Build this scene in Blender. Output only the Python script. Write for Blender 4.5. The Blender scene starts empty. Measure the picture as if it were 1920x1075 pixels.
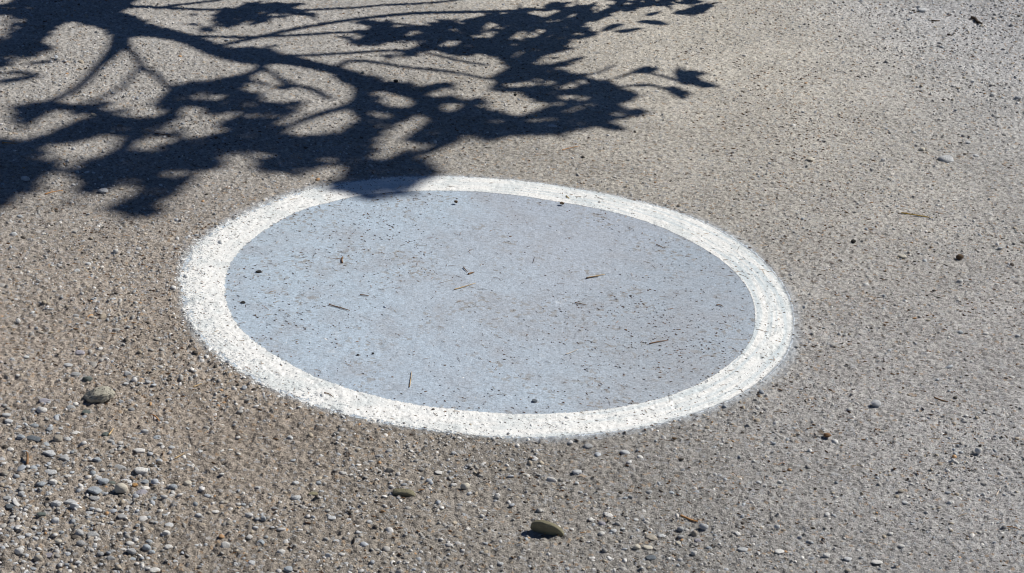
import bpy, bmesh, math, random
import numpy as np
from mathutils import Vector, Matrix, noise as mnoise

random.seed(7)
rng = np.random.default_rng(11)
SC = bpy.context.scene
COL = SC.collection

# ------------------------------------------------------------------ camera, light, exposure
CAM_H, PITCH, ROLL, LENS = 1.65, math.radians(24.5), math.radians(4.5), 80.0
SUN_EL, SUN_AZ = math.radians(46.0), math.radians(23.0)     # azimuth measured from +X (right) towards +Y (away)
cr, sr, cp, sp = math.cos(ROLL), math.sin(ROLL), math.cos(PITCH), math.sin(PITCH)
Ur = np.array([0, sp, cp]); Xr = np.array([1.0, 0, 0]); FW = np.array([0, cp, -sp])
RV = cr * Xr + sr * Ur
UV = -sr * Xr + cr * Ur
FPX = LENS / 36.0 * 1920.0
EYE = np.array([0, 0, CAM_H])

cam = bpy.data.cameras.new('camera')
cam.lens = LENS; cam.sensor_width = 36.0; cam.clip_start = 0.05; cam.clip_end = 1500
cam.dof.use_dof = True; cam.dof.focus_distance = 3.75; cam.dof.aperture_fstop = 24.0
camo = bpy.data.objects.new('camera', cam); COL.objects.link(camo)
camo.matrix_world = Matrix(((RV[0], UV[0], -FW[0], 0), (RV[1], UV[1], -FW[1], 0),
                            (RV[2], UV[2], -FW[2], CAM_H), (0, 0, 0, 1)))
SC.camera = camo

world = bpy.data.worlds.new('World'); SC.world = world; world.use_nodes = True
wn = world.node_tree.nodes; wn.clear()
sky = wn.new('ShaderNodeTexSky'); sky.sky_type = 'NISHITA'; sky.sun_disc = False
sky.sun_elevation = SUN_EL; sky.sun_rotation = math.pi / 2 - SUN_AZ
sky.air_density = 0.6; sky.dust_density = 0.0; sky.ozone_density = 5.5; sky.altitude = 0
wb = wn.new('ShaderNodeBackground'); wb.inputs[1].default_value = 0.05
wo = wn.new('ShaderNodeOutputWorld')
world.node_tree.links.new(sky.outputs[0], wb.inputs[0]); world.node_tree.links.new(wb.outputs[0], wo.inputs[0])

TO_SUN = np.array([math.cos(SUN_EL) * math.cos(SUN_AZ), math.cos(SUN_EL) * math.sin(SUN_AZ), math.sin(SUN_EL)])
sun = bpy.data.lights.new('sun', 'SUN'); sun.energy = 5.0; sun.angle = math.radians(0.55); sun.color = (1.0, 0.945, 0.86)
suno = bpy.data.objects.new('sun', sun); COL.objects.link(suno)
suno.rotation_euler = Vector(TO_SUN).to_track_quat('Z', 'Y').to_euler()

SC.view_settings.view_transform = 'Standard'; SC.view_settings.look = 'None'
SC.cycles.filter_width = 1.1
SC.view_settings.exposure = 0.0; SC.view_settings.gamma = 1.0; SC.view_settings.use_curve_mapping = False

# ------------------------------------------------------------------ helpers
def at(px, py, z=0.0):
    """photo pixel -> point on the level plane at height z (arrays welcome)"""
    x = (np.asarray(px, float) - 960) / FPX; y = -(np.asarray(py, float) - 537.5) / FPX
    d = x[..., None] * RV + y[..., None] * UV + FW
    t = (z - CAM_H) / d[..., 2]
    return EYE + d * t[..., None]

def mpp(p):                                   # metres per photo pixel at a world point
    return float(np.dot(np.asarray(p) - EYE, FW)) / FPX

def hash2(ix, iy, s):
    h = (ix.astype(np.int64) * 374761393 + iy.astype(np.int64) * 668265263 + s * 2246822519) & 0xFFFFFFFF
    h = ((h ^ (h >> 13)) * 1274126177) & 0xFFFFFFFF
    h = ((h ^ (h >> 16)) * 2654435761) & 0xFFFFFFFF
    return ((h ^ (h >> 15)) & 0xFFFFFF) / float(0xFFFFFF)

def vnoise(x, y, s):
    ix, iy = np.floor(x), np.floor(y); fx, fy = x - ix, y - iy
    fx = fx * fx * (3 - 2 * fx); fy = fy * fy * (3 - 2 * fy)
    a, b, c, d = hash2(ix, iy, s), hash2(ix + 1, iy, s), hash2(ix, iy + 1, s), hash2(ix + 1, iy + 1, s)
    return (a + (b - a) * fx) * (1 - fy) + (c + (d - c) * fx) * fy - 0.5

def fbm(x, y, s, n=3):
    r = 0
    for k in range(n): r = r + vnoise(x * 2 ** k, y * 2 ** k, s + k) / 2 ** k
    return r

def domes(x, y, cell, rmin, rmax, prob, s):
    """rounded bumps of random size on a jittered grid; returns 0..1 height shape"""
    u, v = x / cell, y / cell; iu, iv = np.floor(u), np.floor(v); out = np.zeros_like(x)
    for a in (-1, 0, 1):
        for b in (-1, 0, 1):
            ca, cb = iu + a, iv + b
            cx, cy = ca + hash2(ca, cb, s), cb + hash2(ca, cb, s + 1)
            rr = (rmin + (rmax - rmin) * hash2(ca, cb, s + 2)) / cell
            ok = hash2(ca, cb, s + 3) < prob
            q = 1 - ((u - cx) ** 2 + (v - cy) ** 2) / rr ** 2
            out = np.maximum(out, np.where(ok & (q > 0), np.sqrt(np.maximum(q, 0)) * (rr * cell / rmax), 0))
    return out

def field(ctrl, x, y, bw=0.3):
    """smooth field through (px, py, value...) control points, blended over the ground"""
    ctrl = np.array(ctrl, float); P = at(ctrl[:, 0], ctrl[:, 1])[:, :2]; V = ctrl[:, 2:]
    num = np.zeros((x.size, V.shape[1])); den = np.full(x.size, 1e-12)
    xf, yf = x.ravel(), y.ravel()
    for p, v in zip(P, V):
        w = np.exp(-((xf - p[0]) ** 2 + ((yf - p[1]) * 0.7) ** 2) / (2 * bw * bw)) + 1e-9
        num += w[:, None] * v; den += w
    return num / den[:, None]

def mesh_from(name, V, F, smooth=True):
    me = bpy.data.meshes.new(name)
    V = np.ascontiguousarray(V, np.float32); F = np.ascontiguousarray(F, np.int32); k = F.shape[1]
    me.vertices.add(len(V)); me.vertices.foreach_set('co', V.ravel())
    me.loops.add(F.size); me.loops.foreach_set('vertex_index', F.ravel())
    me.polygons.add(len(F)); me.polygons.foreach_set('loop_start', np.arange(0, F.size, k, dtype=np.int32))
    me.polygons.foreach_set('loop_total', np.full(len(F), k, np.int32))
    me.polygons.foreach_set('use_smooth', np.full(len(F), smooth, bool))
    me.update(calc_edges=True)
    return me

def vattr(me, name, arr, kind):
    a = me.attributes.new(name, kind, 'POINT')
    a.data.foreach_set({'FLOAT': 'value', 'FLOAT_COLOR': 'color', 'FLOAT_VECTOR': 'vector', 'INT': 'value'}[kind],
                       np.ascontiguousarray(arr, np.int32 if kind == 'INT' else np.float32).ravel())

def link(name, me, mat=None, parent=None):
    o = bpy.data.objects.new(name, me); COL.objects.link(o)
    if mat is not None and not me.materials: me.materials.append(mat)
    if parent is not None: o.parent = parent
    return o

def tag(o, label=None, cat=None, group=None, kind=None):
    if label: o['label'] = label
    if cat: o['category'] = cat
    if group: o['group'] = group
    if kind: o['kind'] = kind
    return o

class NT:
    def __init__(s, name):
        s.m = bpy.data.materials.new(name); s.m.use_nodes = True; s.t = s.m.node_tree
        s.p = s.t.nodes['Principled BSDF']; s.out = s.t.nodes['Material Output']
    def n(s, typ, **kw):
        nd = s.t.nodes.new(typ)
        for k, v in kw.items(): setattr(nd, k, v)
        return nd
    def l(s, a, b): s.t.links.new(a, b)
    def attr(s, name, typ='GEOMETRY'): return s.n('ShaderNodeAttribute', attribute_name=name, attribute_type=typ)
    def math(s, op, a, b=None, clamp=False):
        nd = s.n('ShaderNodeMath', operation=op, use_clamp=clamp)
        for i, v in enumerate((a, b)):
            if v is None: continue
            if isinstance(v, (int, float)): nd.inputs[i].default_value = v
            else: s.l(v, nd.inputs[i])
        return nd.outputs[0]
    def maprange(s, v, a, b, c, d, smooth=False):
        nd = s.n('ShaderNodeMapRange', interpolation_type='SMOOTHSTEP' if smooth else 'LINEAR')
        s.l(v, nd.inputs[0])
        for i, k in enumerate((a, b, c, d)): nd.inputs[i + 1].default_value = k
        return nd.outputs[0]
    def noise(s, vec, scale, detail=3, rough=0.55):
        nd = s.n('ShaderNodeTexNoise'); nd.inputs['Scale'].default_value = scale
        nd.inputs['Detail'].default_value = detail; nd.inputs['Roughness'].default_value = rough
        s.l(vec, nd.inputs['Vector']); return nd
    def voro(s, vec, scale, feature='F1'):
        nd = s.n('ShaderNodeTexVoronoi', feature=feature); nd.inputs['Scale'].default_value = scale
        s.l(vec, nd.inputs['Vector']); return nd
    def mul(s, col, fac):
        nd = s.n('ShaderNodeVectorMath', operation='SCALE'); s.l(col, nd.inputs[0]); s.l(fac, nd.inputs['Scale'])
        return nd.outputs[0]
    def mix(s, fac, a, b):
        nd = s.n('ShaderNodeMix', data_type='RGBA')
        if isinstance(fac, (int, float)): nd.inputs[0].default_value = fac
        else: s.l(fac, nd.inputs[0])
        for i, v in ((6, a), (7, b)):
            if isinstance(v, tuple): nd.inputs[i].default_value = (*v, 1)
            else: s.l(v, nd.inputs[i])
        return nd.outputs[2]
    def bump(s, h, dist, strength=1.0, prev=None):
        nd = s.n('ShaderNodeBump'); nd.inputs['Distance'].default_value = dist; nd.inputs['Strength'].default_value = strength
        s.l(h, nd.inputs['Height'])
        if prev is not None: s.l(prev, nd.inputs['Normal'])
        return nd.outputs[0]
    def obj(s): return s.n('ShaderNodeTexCoord').outputs['Object']

# ------------------------------------------------------------------ the painted circle's outlines
OUT_PX = [(800,326.3),(697,332.5),(646.6,339),(606,346),(571,357.7),(533.6,367.7),(481,391.6),(440.6,410.5),(395,440.6),(372.8,458),(352.7,485.8),(340,511),(341,541),(344,566),(348,586),(365,612.7),(380,637.8),(405.4,664),(440.6,690),(470.7,711),(511,730),(546,747),(596,764.7),(646.6,779.7),(696.9,790),(747,799),(795,806),(842.8,812),(905.6,818),(993.5,822.4),(1056,821),(1106.5,816.5),(1156.8,810.5),(1222,801),(1270.8,787),(1308.5,774.7),(1351,759.6),(1388.8,742),(1426.5,717),(1456.7,690.5),(1476.8,663),(1486.8,630),(1488,603),(1481.8,566),(1464,531),(1439,500.8),(1401.4,467),(1351,434),(1301,410),(1255,393),(1203,379),(1153,366),(1081.4,351.5),(1006,340),(930.7,332),(855,327.6)]
IN_PX = [(800,354.5),(855,354.7),(930.7,359),(981,365),(1031,374),(1069,380),(1110,388),(1178,406),(1222,419.5),(1275.9,443),(1326,470.6),(1363.8,499.5),(1396.5,536),(1411.5,568.6),(1414,604),(1410,630),(1396.5,658),(1371,680.5),(1341,703),(1301,725.7),(1255,743),(1200.5,758),(1150,767),(1100,773),(1031,776.7),(955.9,776.7),(893,772),(830,766),(790,762),(747,754.6),(697,743),(646.6,729.5),(583.7,705.6),(533.6,679),(483,646.6),(445.6,612),(430,583),(421.8,541),(426.8,511),(440.6,485.8),(470.8,453),(516,420.5),(558.7,395.4),(609,379),(646.6,370),(697,360),(760,356.4)]
def polar(px):
    a = np.array(px, float); return at(a[:, 0], a[:, 1])[:, :2]
_o, _i = polar(OUT_PX), polar(IN_PX)
CX, CY = (_o.min(0) + _o.max(0)) / 2
def radius_fn(P):
    th = np.arctan2(P[:, 1] - CY, P[:, 0] - CX); r = np.hypot(P[:, 0] - CX, P[:, 1] - CY)
    o = np.argsort(th); th, r = th[o], r[o]
    g = np.linspace(-np.pi, np.pi, 361)
    v = np.interp(g, np.r_[th - 2 * np.pi, th, th + 2 * np.pi], np.r_[r, r, r])[:-1]
    k = np.exp(-(np.arange(-8, 9) / 3.5) ** 2 / 2); k /= k.sum()
    v = np.convolve(np.r_[v[-8:], v, v[:8]], k, 'valid')
    return lambda t: np.interp(t, g, np.r_[v, v[0]])
R_OUT, R_IN = radius_fn(_o), radius_fn(_i)
def circle_sdf(x, y):
    t = np.arctan2(y - CY, x - CX); r = np.hypot(x - CX, y - CY)
    return t, r, R_OUT(t) - r, r - R_IN(t)          # inside outer > 0, outside inner > 0

# ------------------------------------------------------------------ fields over the ground
COARSE = [(100,950,1),(100,750,.85),(400,900,.72),(60,500,.46),(250,600,.46),(600,950,.6),(1000,950,.48),(1300,1000,.42),(1600,1000,.38),
          (1850,900,.36),(1700,700,.3),(1600,550,.26),(1850,300,.5),(1850,80,.55),(1500,200,.12),(1250,280,.2),(900,280,.2),(300,200,.33),
          (50,300,.42),(600,150,.2),(1100,80,.15),(900,560,.12),(600,520,.14),(1250,560,.16),(1650,400,.35),(400,450,.4)]
TINT = [(100,950,.182,.18,.174),(40,800,.33,.29,.262),(430,830,.245,.195,.15),(300,770,.25,.205,.165),(400,940,.178,.173,.163),(100,560,.228,.217,.205),(700,930,.18,.175,.166),
        (1100,960,.185,.181,.175),(1500,980,.222,.22,.219),(1860,950,.285,.29,.305),(1700,720,.28,.276,.278),(1880,600,.305,.307,.322),
        (1880,250,.31,.318,.338),(1850,60,.34,.35,.378),(1550,180,.385,.37,.34),(1350,280,.36,.345,.318),(1250,60,.385,.37,.342),(1700,380,.33,.322,.308),
        (950,280,.275,.263,.245),(1500,450,.285,.275,.26),(500,80,.32,.315,.31),(200,120,.315,.307,.30),(250,260,.28,.272,.264),
        (900,560,.27,.262,.25),(320,690,.28,.235,.198),(250,620,.26,.24,.22)]
def ground_h(x, y, fade=None):
    t, r, so, si = circle_sdf(x, y)
    K = field(COARSE, x, y, 0.28).reshape(x.shape)
    paint = np.clip(so / 0.01 + 0.3, 0, 1)
    dsc = np.clip(-si / 0.006 + 0.5, 0, 1); K = K * (1 - 0.4 * paint)
    wx = x + 0.004 * vnoise(x * 70, y * 70, 41); wy = y + 0.004 * vnoise(x * 70, y * 70, 43)
    big = domes(wx, wy, 0.013, 0.003, 0.0075, 0.75, 101)
    sml = domes(wx, wy, 0.0065, 0.0018, 0.0042, 0.8, 202)
    pit = domes(wx, wy, 0.016, 0.0022, 0.0048, 0.42, 303) * np.clip(vnoise(x * 9, y * 9, 44) * 1.6 + 0.75, 0, 1.2)
    h = (0.0036 * big * (0.10 + 1.05 * K) + 0.0021 * sml * (0.35 + 0.8 * K)) * 1.25 * (1 - 0.5 * paint - 0.24 * dsc) - 0.0052 * pit * (0.45 + 0.55 * K) * (1 - 0.35 * paint - 0.45 * dsc)
    h = h + 0.0012 * fbm(x * 60, y * 60, 51, 2) * (0.3 + K) * (1 - 0.4 * dsc)
    if fade is not None: h = h * fade
    return h + 0.009 * fbm(x * 1.7, y * 1.7, 61, 3) * np.exp(-((x * 0.2) ** 2 + ((y - 4) * 0.2) ** 2))

# ------------------------------------------------------------------ materials of the setting
def ground_nodes(m, base, rel=1.0):
    v = m.obj()
    cells = m.voro(v, 190); f = m.n('ShaderNodeSeparateColor'); m.l(cells.outputs['Color'], f.inputs[0])
    c2 = m.voro(v, 420); f2 = m.n('ShaderNodeSeparateColor'); m.l(c2.outputs['Color'], f2.inputs[0])
    blot = m.noise(v, 5.5, 4, 0.6); fine = m.noise(v, 900, 2)
    k = m.math('ADD', m.maprange(f.outputs[0], 0, 1, 1 - 0.30 * rel, 1 + 0.30 * rel), m.maprange(f2.outputs[0], 0, 1, -0.3 * rel, 0.3 * rel))
    k = m.math('MULTIPLY', k, m.maprange(blot.outputs[0], 0.3, 0.7, 0.88, 1.12))
    k = m.math('MULTIPLY', k, m.maprange(m.noise(v, 1.7, 4, 0.6).outputs[0], 0.32, 0.68, 0.93, 1.07))
    k = m.math('MULTIPLY', k, m.maprange(fine.outputs[0], 0.25, 0.75, 1 - 0.26 * rel, 1 + 0.26 * rel))
    col = m.mul(base, k)
    h = m.math('ADD', m.math('MULTIPLY', c2.outputs['Distance'], -1.0), m.math('MULTIPLY', m.noise(v, 500, 3).outputs[0], 1.2))
    return v, col, f, h

G = NT('weathered_asphalt')
v, col, f, h = ground_nodes(G, G.attr('tint').outputs['Color'])
warm = G.math('GREATER_THAN', f.outputs[1], 0.965)
col = G.mix(G.math('MULTIPLY', warm, 0.55), col, (0.34, 0.24, 0.15))
cool = G.math('GREATER_THAN', f.outputs[2], 0.9)
col = G.mix(G.math('MULTIPLY', cool, 0.5), col, (0.36, 0.38, 0.41))
G.l(col, G.p.inputs['Base Color']); G.p.inputs['Roughness'].default_value = 0.86
G.p.inputs['Specular IOR Level'].default_value = 0.3
G.l(G.bump(h, 0.0016, 0.8), G.p.inputs['Normal'])

def paint_mat(name, ring):
    m = NT(name); v = m.obj()
    st = m.attr('stroke').outputs['Vector']                  # (along the stroke, across it)
    sc = m.n('ShaderNodeVectorMath', operation='MULTIPLY'); m.l(st, sc.inputs[0]); sc.inputs[1].default_value = (4.0, 90.0, 0)
    streak = m.noise(sc.outputs[0], 1.0, 5, 0.6)
    patch = m.noise(v, 16, 5, 0.62); grain = m.noise(v, 330, 3, 0.6)
    if ring:
        base = m.mix(m.maprange(patch.outputs[0], 0.44, 0.68, 0, 0.7, True), (0.83, 0.84, 0.835), (0.60, 0.655, 0.675))
        thin = m.math('MULTIPLY', m.maprange(streak.outputs[0], 0.44, 0.62, 0, 1, True), m.maprange(m.attr('brushed').outputs['Fac'], 0, 1, 0.12, 0.85))
        base = m.mix(thin, base, (0.56, 0.64, 0.69))
    else:
        base = m.attr('tint').outputs['Color']
        base = m.mix(m.maprange(patch.outputs[0], 0.42, 0.68, 0, 0.5, True), base, (0.35, 0.38, 0.43))
        base = m.mix(m.maprange(m.noise(v, 4.2, 5, 0.65).outputs[0], 0.47, 0.70, 0, 0.45, True), base, (0.335, 0.355, 0.395))
        sc2 = m.n('ShaderNodeMapping'); m.l(v, sc2.inputs[0]); sc2.inputs['Rotation'].default_value = (0, 0, 0.5); sc2.inputs['Scale'].default_value = (120, 420, 1)
        pk = m.noise(sc2.outputs[0], 1.0, 3, 0.6)
        vs = m.voro(v, 150); fs = m.n('ShaderNodeSeparateColor'); m.l(vs.outputs['Color'], fs.inputs[0])
        worn = m.math('MULTIPLY', m.math('GREATER_THAN', fs.outputs[0], 0.86), m.maprange(m.noise(v, 6.5, 4, 0.65).outputs[0], 0.42, 0.62, 0, 0.75, True))
        base = m.mix(worn, base, (0.27, 0.262, 0.25))
        base = m.mix(m.maprange(pk.outputs[0], 0.55, 0.68, 0, 0.6, True), base, (0.235, 0.225, 0.225))
        white = m.maprange(m.noise(v, 11, 7, 0.75).outputs[0], 0.60, 0.72, 0, 0.55, True)
        base = m.mix(white, base, (0.60, 0.64, 0.69))
        thin = m.maprange(streak.outputs[0], 0.5, 0.75, 0, 0.15)
        base = m.mix(thin, base, (0.42, 0.5, 0.6))
    k = m.maprange(grain.outputs[0], 0.3, 0.7, 0.9 if ring else 0.84, 1.06 if ring else 1.12)
    c3 = m.voro(v, 260); f3 = m.n('ShaderNodeSeparateColor'); m.l(c3.outputs['Color'], f3.inputs[0])
    k = m.math('MULTIPLY', k, m.maprange(f3.outputs[0], 0, 1, 0.93 if ring else 0.86, 1.05 if ring else 1.12))
    col = m.mul(base, k)
    m.l(col, m.p.inputs['Base Color']); m.p.inputs['Roughness'].default_value = 0.7
    m.p.inputs['Specular IOR Level'].default_value = 0.3
    hh = m.math('ADD', m.math('MULTIPLY', c3.outputs['Distance'], -0.7), m.noise(v, 500, 3).outputs[0])
    m.l(m.bump(hh, 0.0008, 0.7), m.p.inputs['Normal'])
    # worn and ragged margins: the sheet simply ends where the brush missed
    edge = m.attr('edge').outputs['Fac']; rag = m.attr('ragged').outputs['Fac']
    n1 = m.math('SUBTRACT', m.noise(v, 260, 4, 0.7).outputs[0], 0.5); n2 = m.math('SUBTRACT', m.noise(v, 60, 3, 0.6).outputs[0], 0.5)
    wob = m.math('MULTIPLY', m.math('ADD', m.math('MULTIPLY', n1, 1.5), n2), rag)
    soft = m.attr('soft').outputs['Fac']
    al = m.math('DIVIDE', m.math('ADD', edge, wob), soft, clamp=True)
    hole = m.maprange(m.math('ADD', m.noise(v, 240, 3, 0.6).outputs[0], m.math('MULTIPLY', rag, 0.9 if ring else 0.0)), 0.63, 0.69, 1, 0.1 if ring else 0.5)
    al = m.math('MULTIPLY', al, hole)
    tr = m.n('ShaderNodeBsdfTransparent'); mx = m.n('ShaderNodeMixShader')
    m.l(al, mx.inputs[0]); m.l(tr.outputs[0], mx.inputs[1]); m.l(m.p.outputs[0], mx.inputs[2]); m.l(mx.outputs[0], m.out.inputs[0])
    return m.m
RING_M, DISC_M = paint_mat('white_road_paint', True), paint_mat('pale_blue_paint', False)

# ------------------------------------------------------------------ ground: one sheet, fine where it is seen close, out to the horizon
def graded(a, b, step0, step1, far_lo, far_hi):
    pts = [a]
    while pts[-1] < b: pts.append(pts[-1] + step0 + (step1 - step0) * (pts[-1] - a) / (b - a))
    st, p, lo = step0, a, []
    while p > far_lo: st *= 1.45; p -= st; lo.append(p)
    st, p, hi = step1, pts[-1], []
    while p < far_hi: st *= 1.45; p += st; hi.append(p)
    return np.array(lo[::-1] + pts + hi), len(lo), len(lo) + len(pts)
ys, y0i, y1i = graded(2.5, 5.65, 0.0024, 0.0042, -200, 400)
us, u0i, u1i = graded(-1.0, 1.0, 0.0021, 0.0021, -300, 300)
halfw = np.clip(0.255 * ys + 0.10, 0.72, 1.65)
X = us[None, :] * halfw[:, None]; Y = np.repeat(ys[:, None], len(us), 1)
fy = np.minimum(np.clip((ys - 2.3) / 0.2, 0, 1), np.clip((6.1 - ys) / 0.45, 0, 1)); fu = np.clip((1.15 - np.abs(us)) / 0.15, 0, 1)
Z = ground_h(X, Y, fy[:, None] * fu[None, :])
NU = len(us)
gv = np.stack([X, Y, Z], -1).reshape(-1, 3)
jj, ii = np.meshgrid(np.arange(len(ys) - 1), np.arange(NU - 1), indexing='ij')
q = (jj * NU + ii).ravel(); quads = np.stack([q, q + 1, q + 1 + NU, q + NU], 1)
gme = mesh_from('ground', gv, quads)
tint = field(TINT, X, Y, 0.26) * np.array([1.175, 1.165, 1.14])
vattr(gme, 'tint', np.c_[tint, np.ones(len(tint))], 'FLOAT_COLOR')
ground = tag(link('ground', gme, G.m), 'weathered gritty grey asphalt with gravel working loose at lower left', kind='structure')

# ------------------------------------------------------------------ painted circle: a thin blue disc with a white ring over its rim
T, RR, SO, SI = circle_sdf(X, Y)
def drape(mask_v, lift):
    fm = mask_v.ravel()[quads].all(1); F = quads[fm]
    idx, inv = np.unique(F, return_inverse=True)
    V = gv[idx].copy(); V[:, 2] += lift
    return V, inv.reshape(F.shape), idx
circle = tag(bpy.data.objects.new('painted_circle', None), 'pale blue painted disc with a thick white ring round it on the asphalt', 'painted circle')
COL.objects.link(circle); circle.location = (CX, CY, 0)
OFF = np.array([CX, CY, 0])
# left rim is ragged and grainy, right rim clean
ang = T.ravel()
left = 0.5 - 0.5 * np.cos(ang - 0.35)
V, F, idx = drape((SO > -0.032) & (SI > -0.010), 0.0009)
rme = mesh_from('white_ring', V - OFF, F)
so, si, a_, r_ = SO.ravel()[idx], SI.ravel()[idx], ang[idx], RR.ravel()[idx]
vattr(rme, 'edge', np.minimum(so, si), 'FLOAT')
lf = left[idx]; outer_side = (so < si)
vattr(rme, 'ragged', np.where(outer_side, 0.003 + 0.068 * lf ** 2.5, 0.003 + 0.006 * lf), 'FLOAT')
vattr(rme, 'soft', np.where(outer_side, 0.0016 + 0.0035 * np.clip(np.cos(a_), 0, 1), 0.0014), 'FLOAT')
vattr(rme, 'stroke', np.stack([a_ * 0.5, r_, 0 * r_], 1), 'FLOAT_VECTOR')
vattr(rme, 'brushed', np.clip(0.35 + 0.65 * np.cos(a_ - 0.2) , 0, 1), 'FLOAT')
ring = tag(link('white_ring', rme, RING_M, circle), 'thick white painted ring, grainy on its left rim')
V, F, idx = drape(SO > -0.045, 0.0005)
dme = mesh_from('blue_disc', V - OFF, F)
so, a_, r_ = SO.ravel()[idx], ang[idx], RR.ravel()[idx]
DT = [(520,480,.395,.495,.615),(700,450,.40,.50,.625),(620,600,.395,.495,.62),(800,700,.385,.475,.595),(950,500,.395,.475,.585),(900,620,.38,.455,.56),
      (1050,480,.385,.44,.535),(1000,750,.395,.485,.60),(1150,700,.36,.42,.505),(1250,560,.34,.408,.50),(1350,560,.335,.408,.51),(1100,420,.365,.43,.535),(1280,680,.335,.392,.47)]
dt = field(DT, V[:, 0] + 0.12 * fbm(V[:, 0] * 6, V[:, 1] * 6, 77, 4), V[:, 1] + 0.12 * fbm(V[:, 0] * 6, V[:, 1] * 6, 78, 4), 0.09) * np.array([1.05, 1.025, 0.985])
so_ = circle_sdf(V[:, 0], V[:, 1])[2]; dt[so_ < 0] = (.70, .77, .84)
vattr(dme, 'tint', np.c_[dt, np.ones(len(dt))], 'FLOAT_COLOR')
over = np.where(so < 0, so * 0.9 + 0.016 + 0.012 * vnoise(a_ * 3, a_ * 0, 71), 1.0)
vattr(dme, 'edge', over, 'FLOAT')
vattr(dme, 'ragged', np.full(len(so), 0.012), 'FLOAT'); vattr(dme, 'soft', np.full(len(so), 0.034), 'FLOAT')
vattr(dme, 'stroke', np.stack([V[:, 0], V[:, 1], 0 * so], 1), 'FLOAT_VECTOR')
disc = tag(link('blue_disc', dme, DISC_M, circle), 'pale blue painted disc, greyer towards its right side')

# ------------------------------------------------------------------ stone shapes and materials
def rock_mesh(name, seed, sub, rough=0.12, planes=5, depth=0.8):
    r = random.Random(seed); bm = bmesh.new(); bmesh.ops.create_icosphere(bm, subdivisions=sub, radius=1.0)
    pl = []
    for _ in range(planes):
        n = Vector((r.gauss(0, 1), r.gauss(0, 1), r.gauss(0, 1))).normalized(); pl.append((n, r.uniform(0.62, 0.92)))
    off = Vector((r.uniform(-50, 50), r.uniform(-50, 50), r.uniform(-50, 50)))
    for vv in bm.verts:
        p = vv.co.copy()
        p *= 1 + rough * mnoise.noise(p * 1.3 + off) + rough * 0.45 * mnoise.noise(p * 3.1 + off)
        for n, d in pl:
            e = p.dot(n) - d
            if e > 0: p -= n * e * depth
        vv.co = p
    lo = Vector([min(v_.co[k] for v_ in bm.verts) for k in range(3)]); hi = Vector([max(v_.co[k] for v_ in bm.verts) for k in range(3)])
    for vv in bm.verts:
        for k in range(3): vv.co[k] = (vv.co[k] - (lo[k] + hi[k]) / 2) / ((hi[k] - lo[k]) / 2)
    for f_ in bm.faces: f_.smooth = True
    me = bpy.data.meshes.new(name); bm.to_mesh(me); bm.free(); return me

def stone_mat(name, c, spec=0.3, rough=0.65, var=0.16, pits=0.0):
    m = NT(name); v = m.obj(); oi = m.n('ShaderNodeObjectInfo')
    va = m.n('ShaderNodeVectorMath', operation='ADD'); m.l(v, va.inputs[0]); m.l(oi.outputs['Location'], va.inputs[1])
    k = m.maprange(m.noise(va.outputs[0], 1.6, 4, 0.6).outputs[0], 0.3, 0.7, 1 - var, 1 + var)
    k = m.math('MULTIPLY', k, m.maprange(m.noise(va.outputs[0], 14, 2).outputs[0], 0.3, 0.7, 0.88, 1.12))
    k = m.math('MULTIPLY', k, m.maprange(oi.outputs['Random'], 0, 1, 0.92, 1.14))
    base = m.n('ShaderNodeRGB'); base.outputs[0].default_value = (*c, 1)
    m.l(m.mul(base.outputs[0], k), m.p.inputs['Base Color']); m.p.inputs['Roughness'].default_value = rough
    m.p.inputs['Specular IOR Level'].default_value = spec
    hgt = m.noise(va.outputs[0], 9, 4).outputs[0]
    m.l(m.bump(hgt, 0.12, 0.5), m.p.inputs['Normal'])
    return m.m
SM = {'pale': stone_mat('pale_grey_stone', (0.62, 0.64, 0.66)), 'white': stone_mat('white_stone', (0.76, 0.755, 0.735)),
      'grey': stone_mat('grey_stone', (0.42, 0.43, 0.44)), 'blue': stone_mat('blue_grey_stone', (0.43, 0.475, 0.52)),
      'dark': stone_mat('dark_slate_stone', (0.15, 0.175, 0.20)), 'green': stone_mat('green_grey_stone', (0.155, 0.185, 0.175)),
      'beige': stone_mat('beige_stone', (0.46, 0.42, 0.36)), 'cream': stone_mat('cream_stone', (0.70, 0.66, 0.57)),
      'olive': stone_mat('olive_brown_stone', (0.27, 0.25, 0.165)), 'orange': stone_mat('orange_stone', (0.50, 0.29, 0.12)),
      'brown': stone_mat('brown_stone', (0.16, 0.105, 0.06)), 'black': stone_mat('black_stone', (0.03, 0.028, 0.026)),
      'mauve': stone_mat('mauve_grey_stone', (0.40, 0.39, 0.44))}
FINE = [rock_mesh('pebble_shape', 900 + k, 4 if k < 2 else 3, rough=0.16, planes=3 + k % 5) for k in range(10)]
ANGULAR = [rock_mesh('chip_shape', 950 + k, 3, rough=0.2, planes=9, depth=0.97) for k in range(6)]
SMALL = [rock_mesh('small_pebble_shape', 700 + k, 2, rough=0.22, planes=3 + k % 4) for k in range(10)]

def ground_z(x, y):
    return float(ground_h(np.array([[x]], float), np.array([[y]], float))[0, 0])

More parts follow.
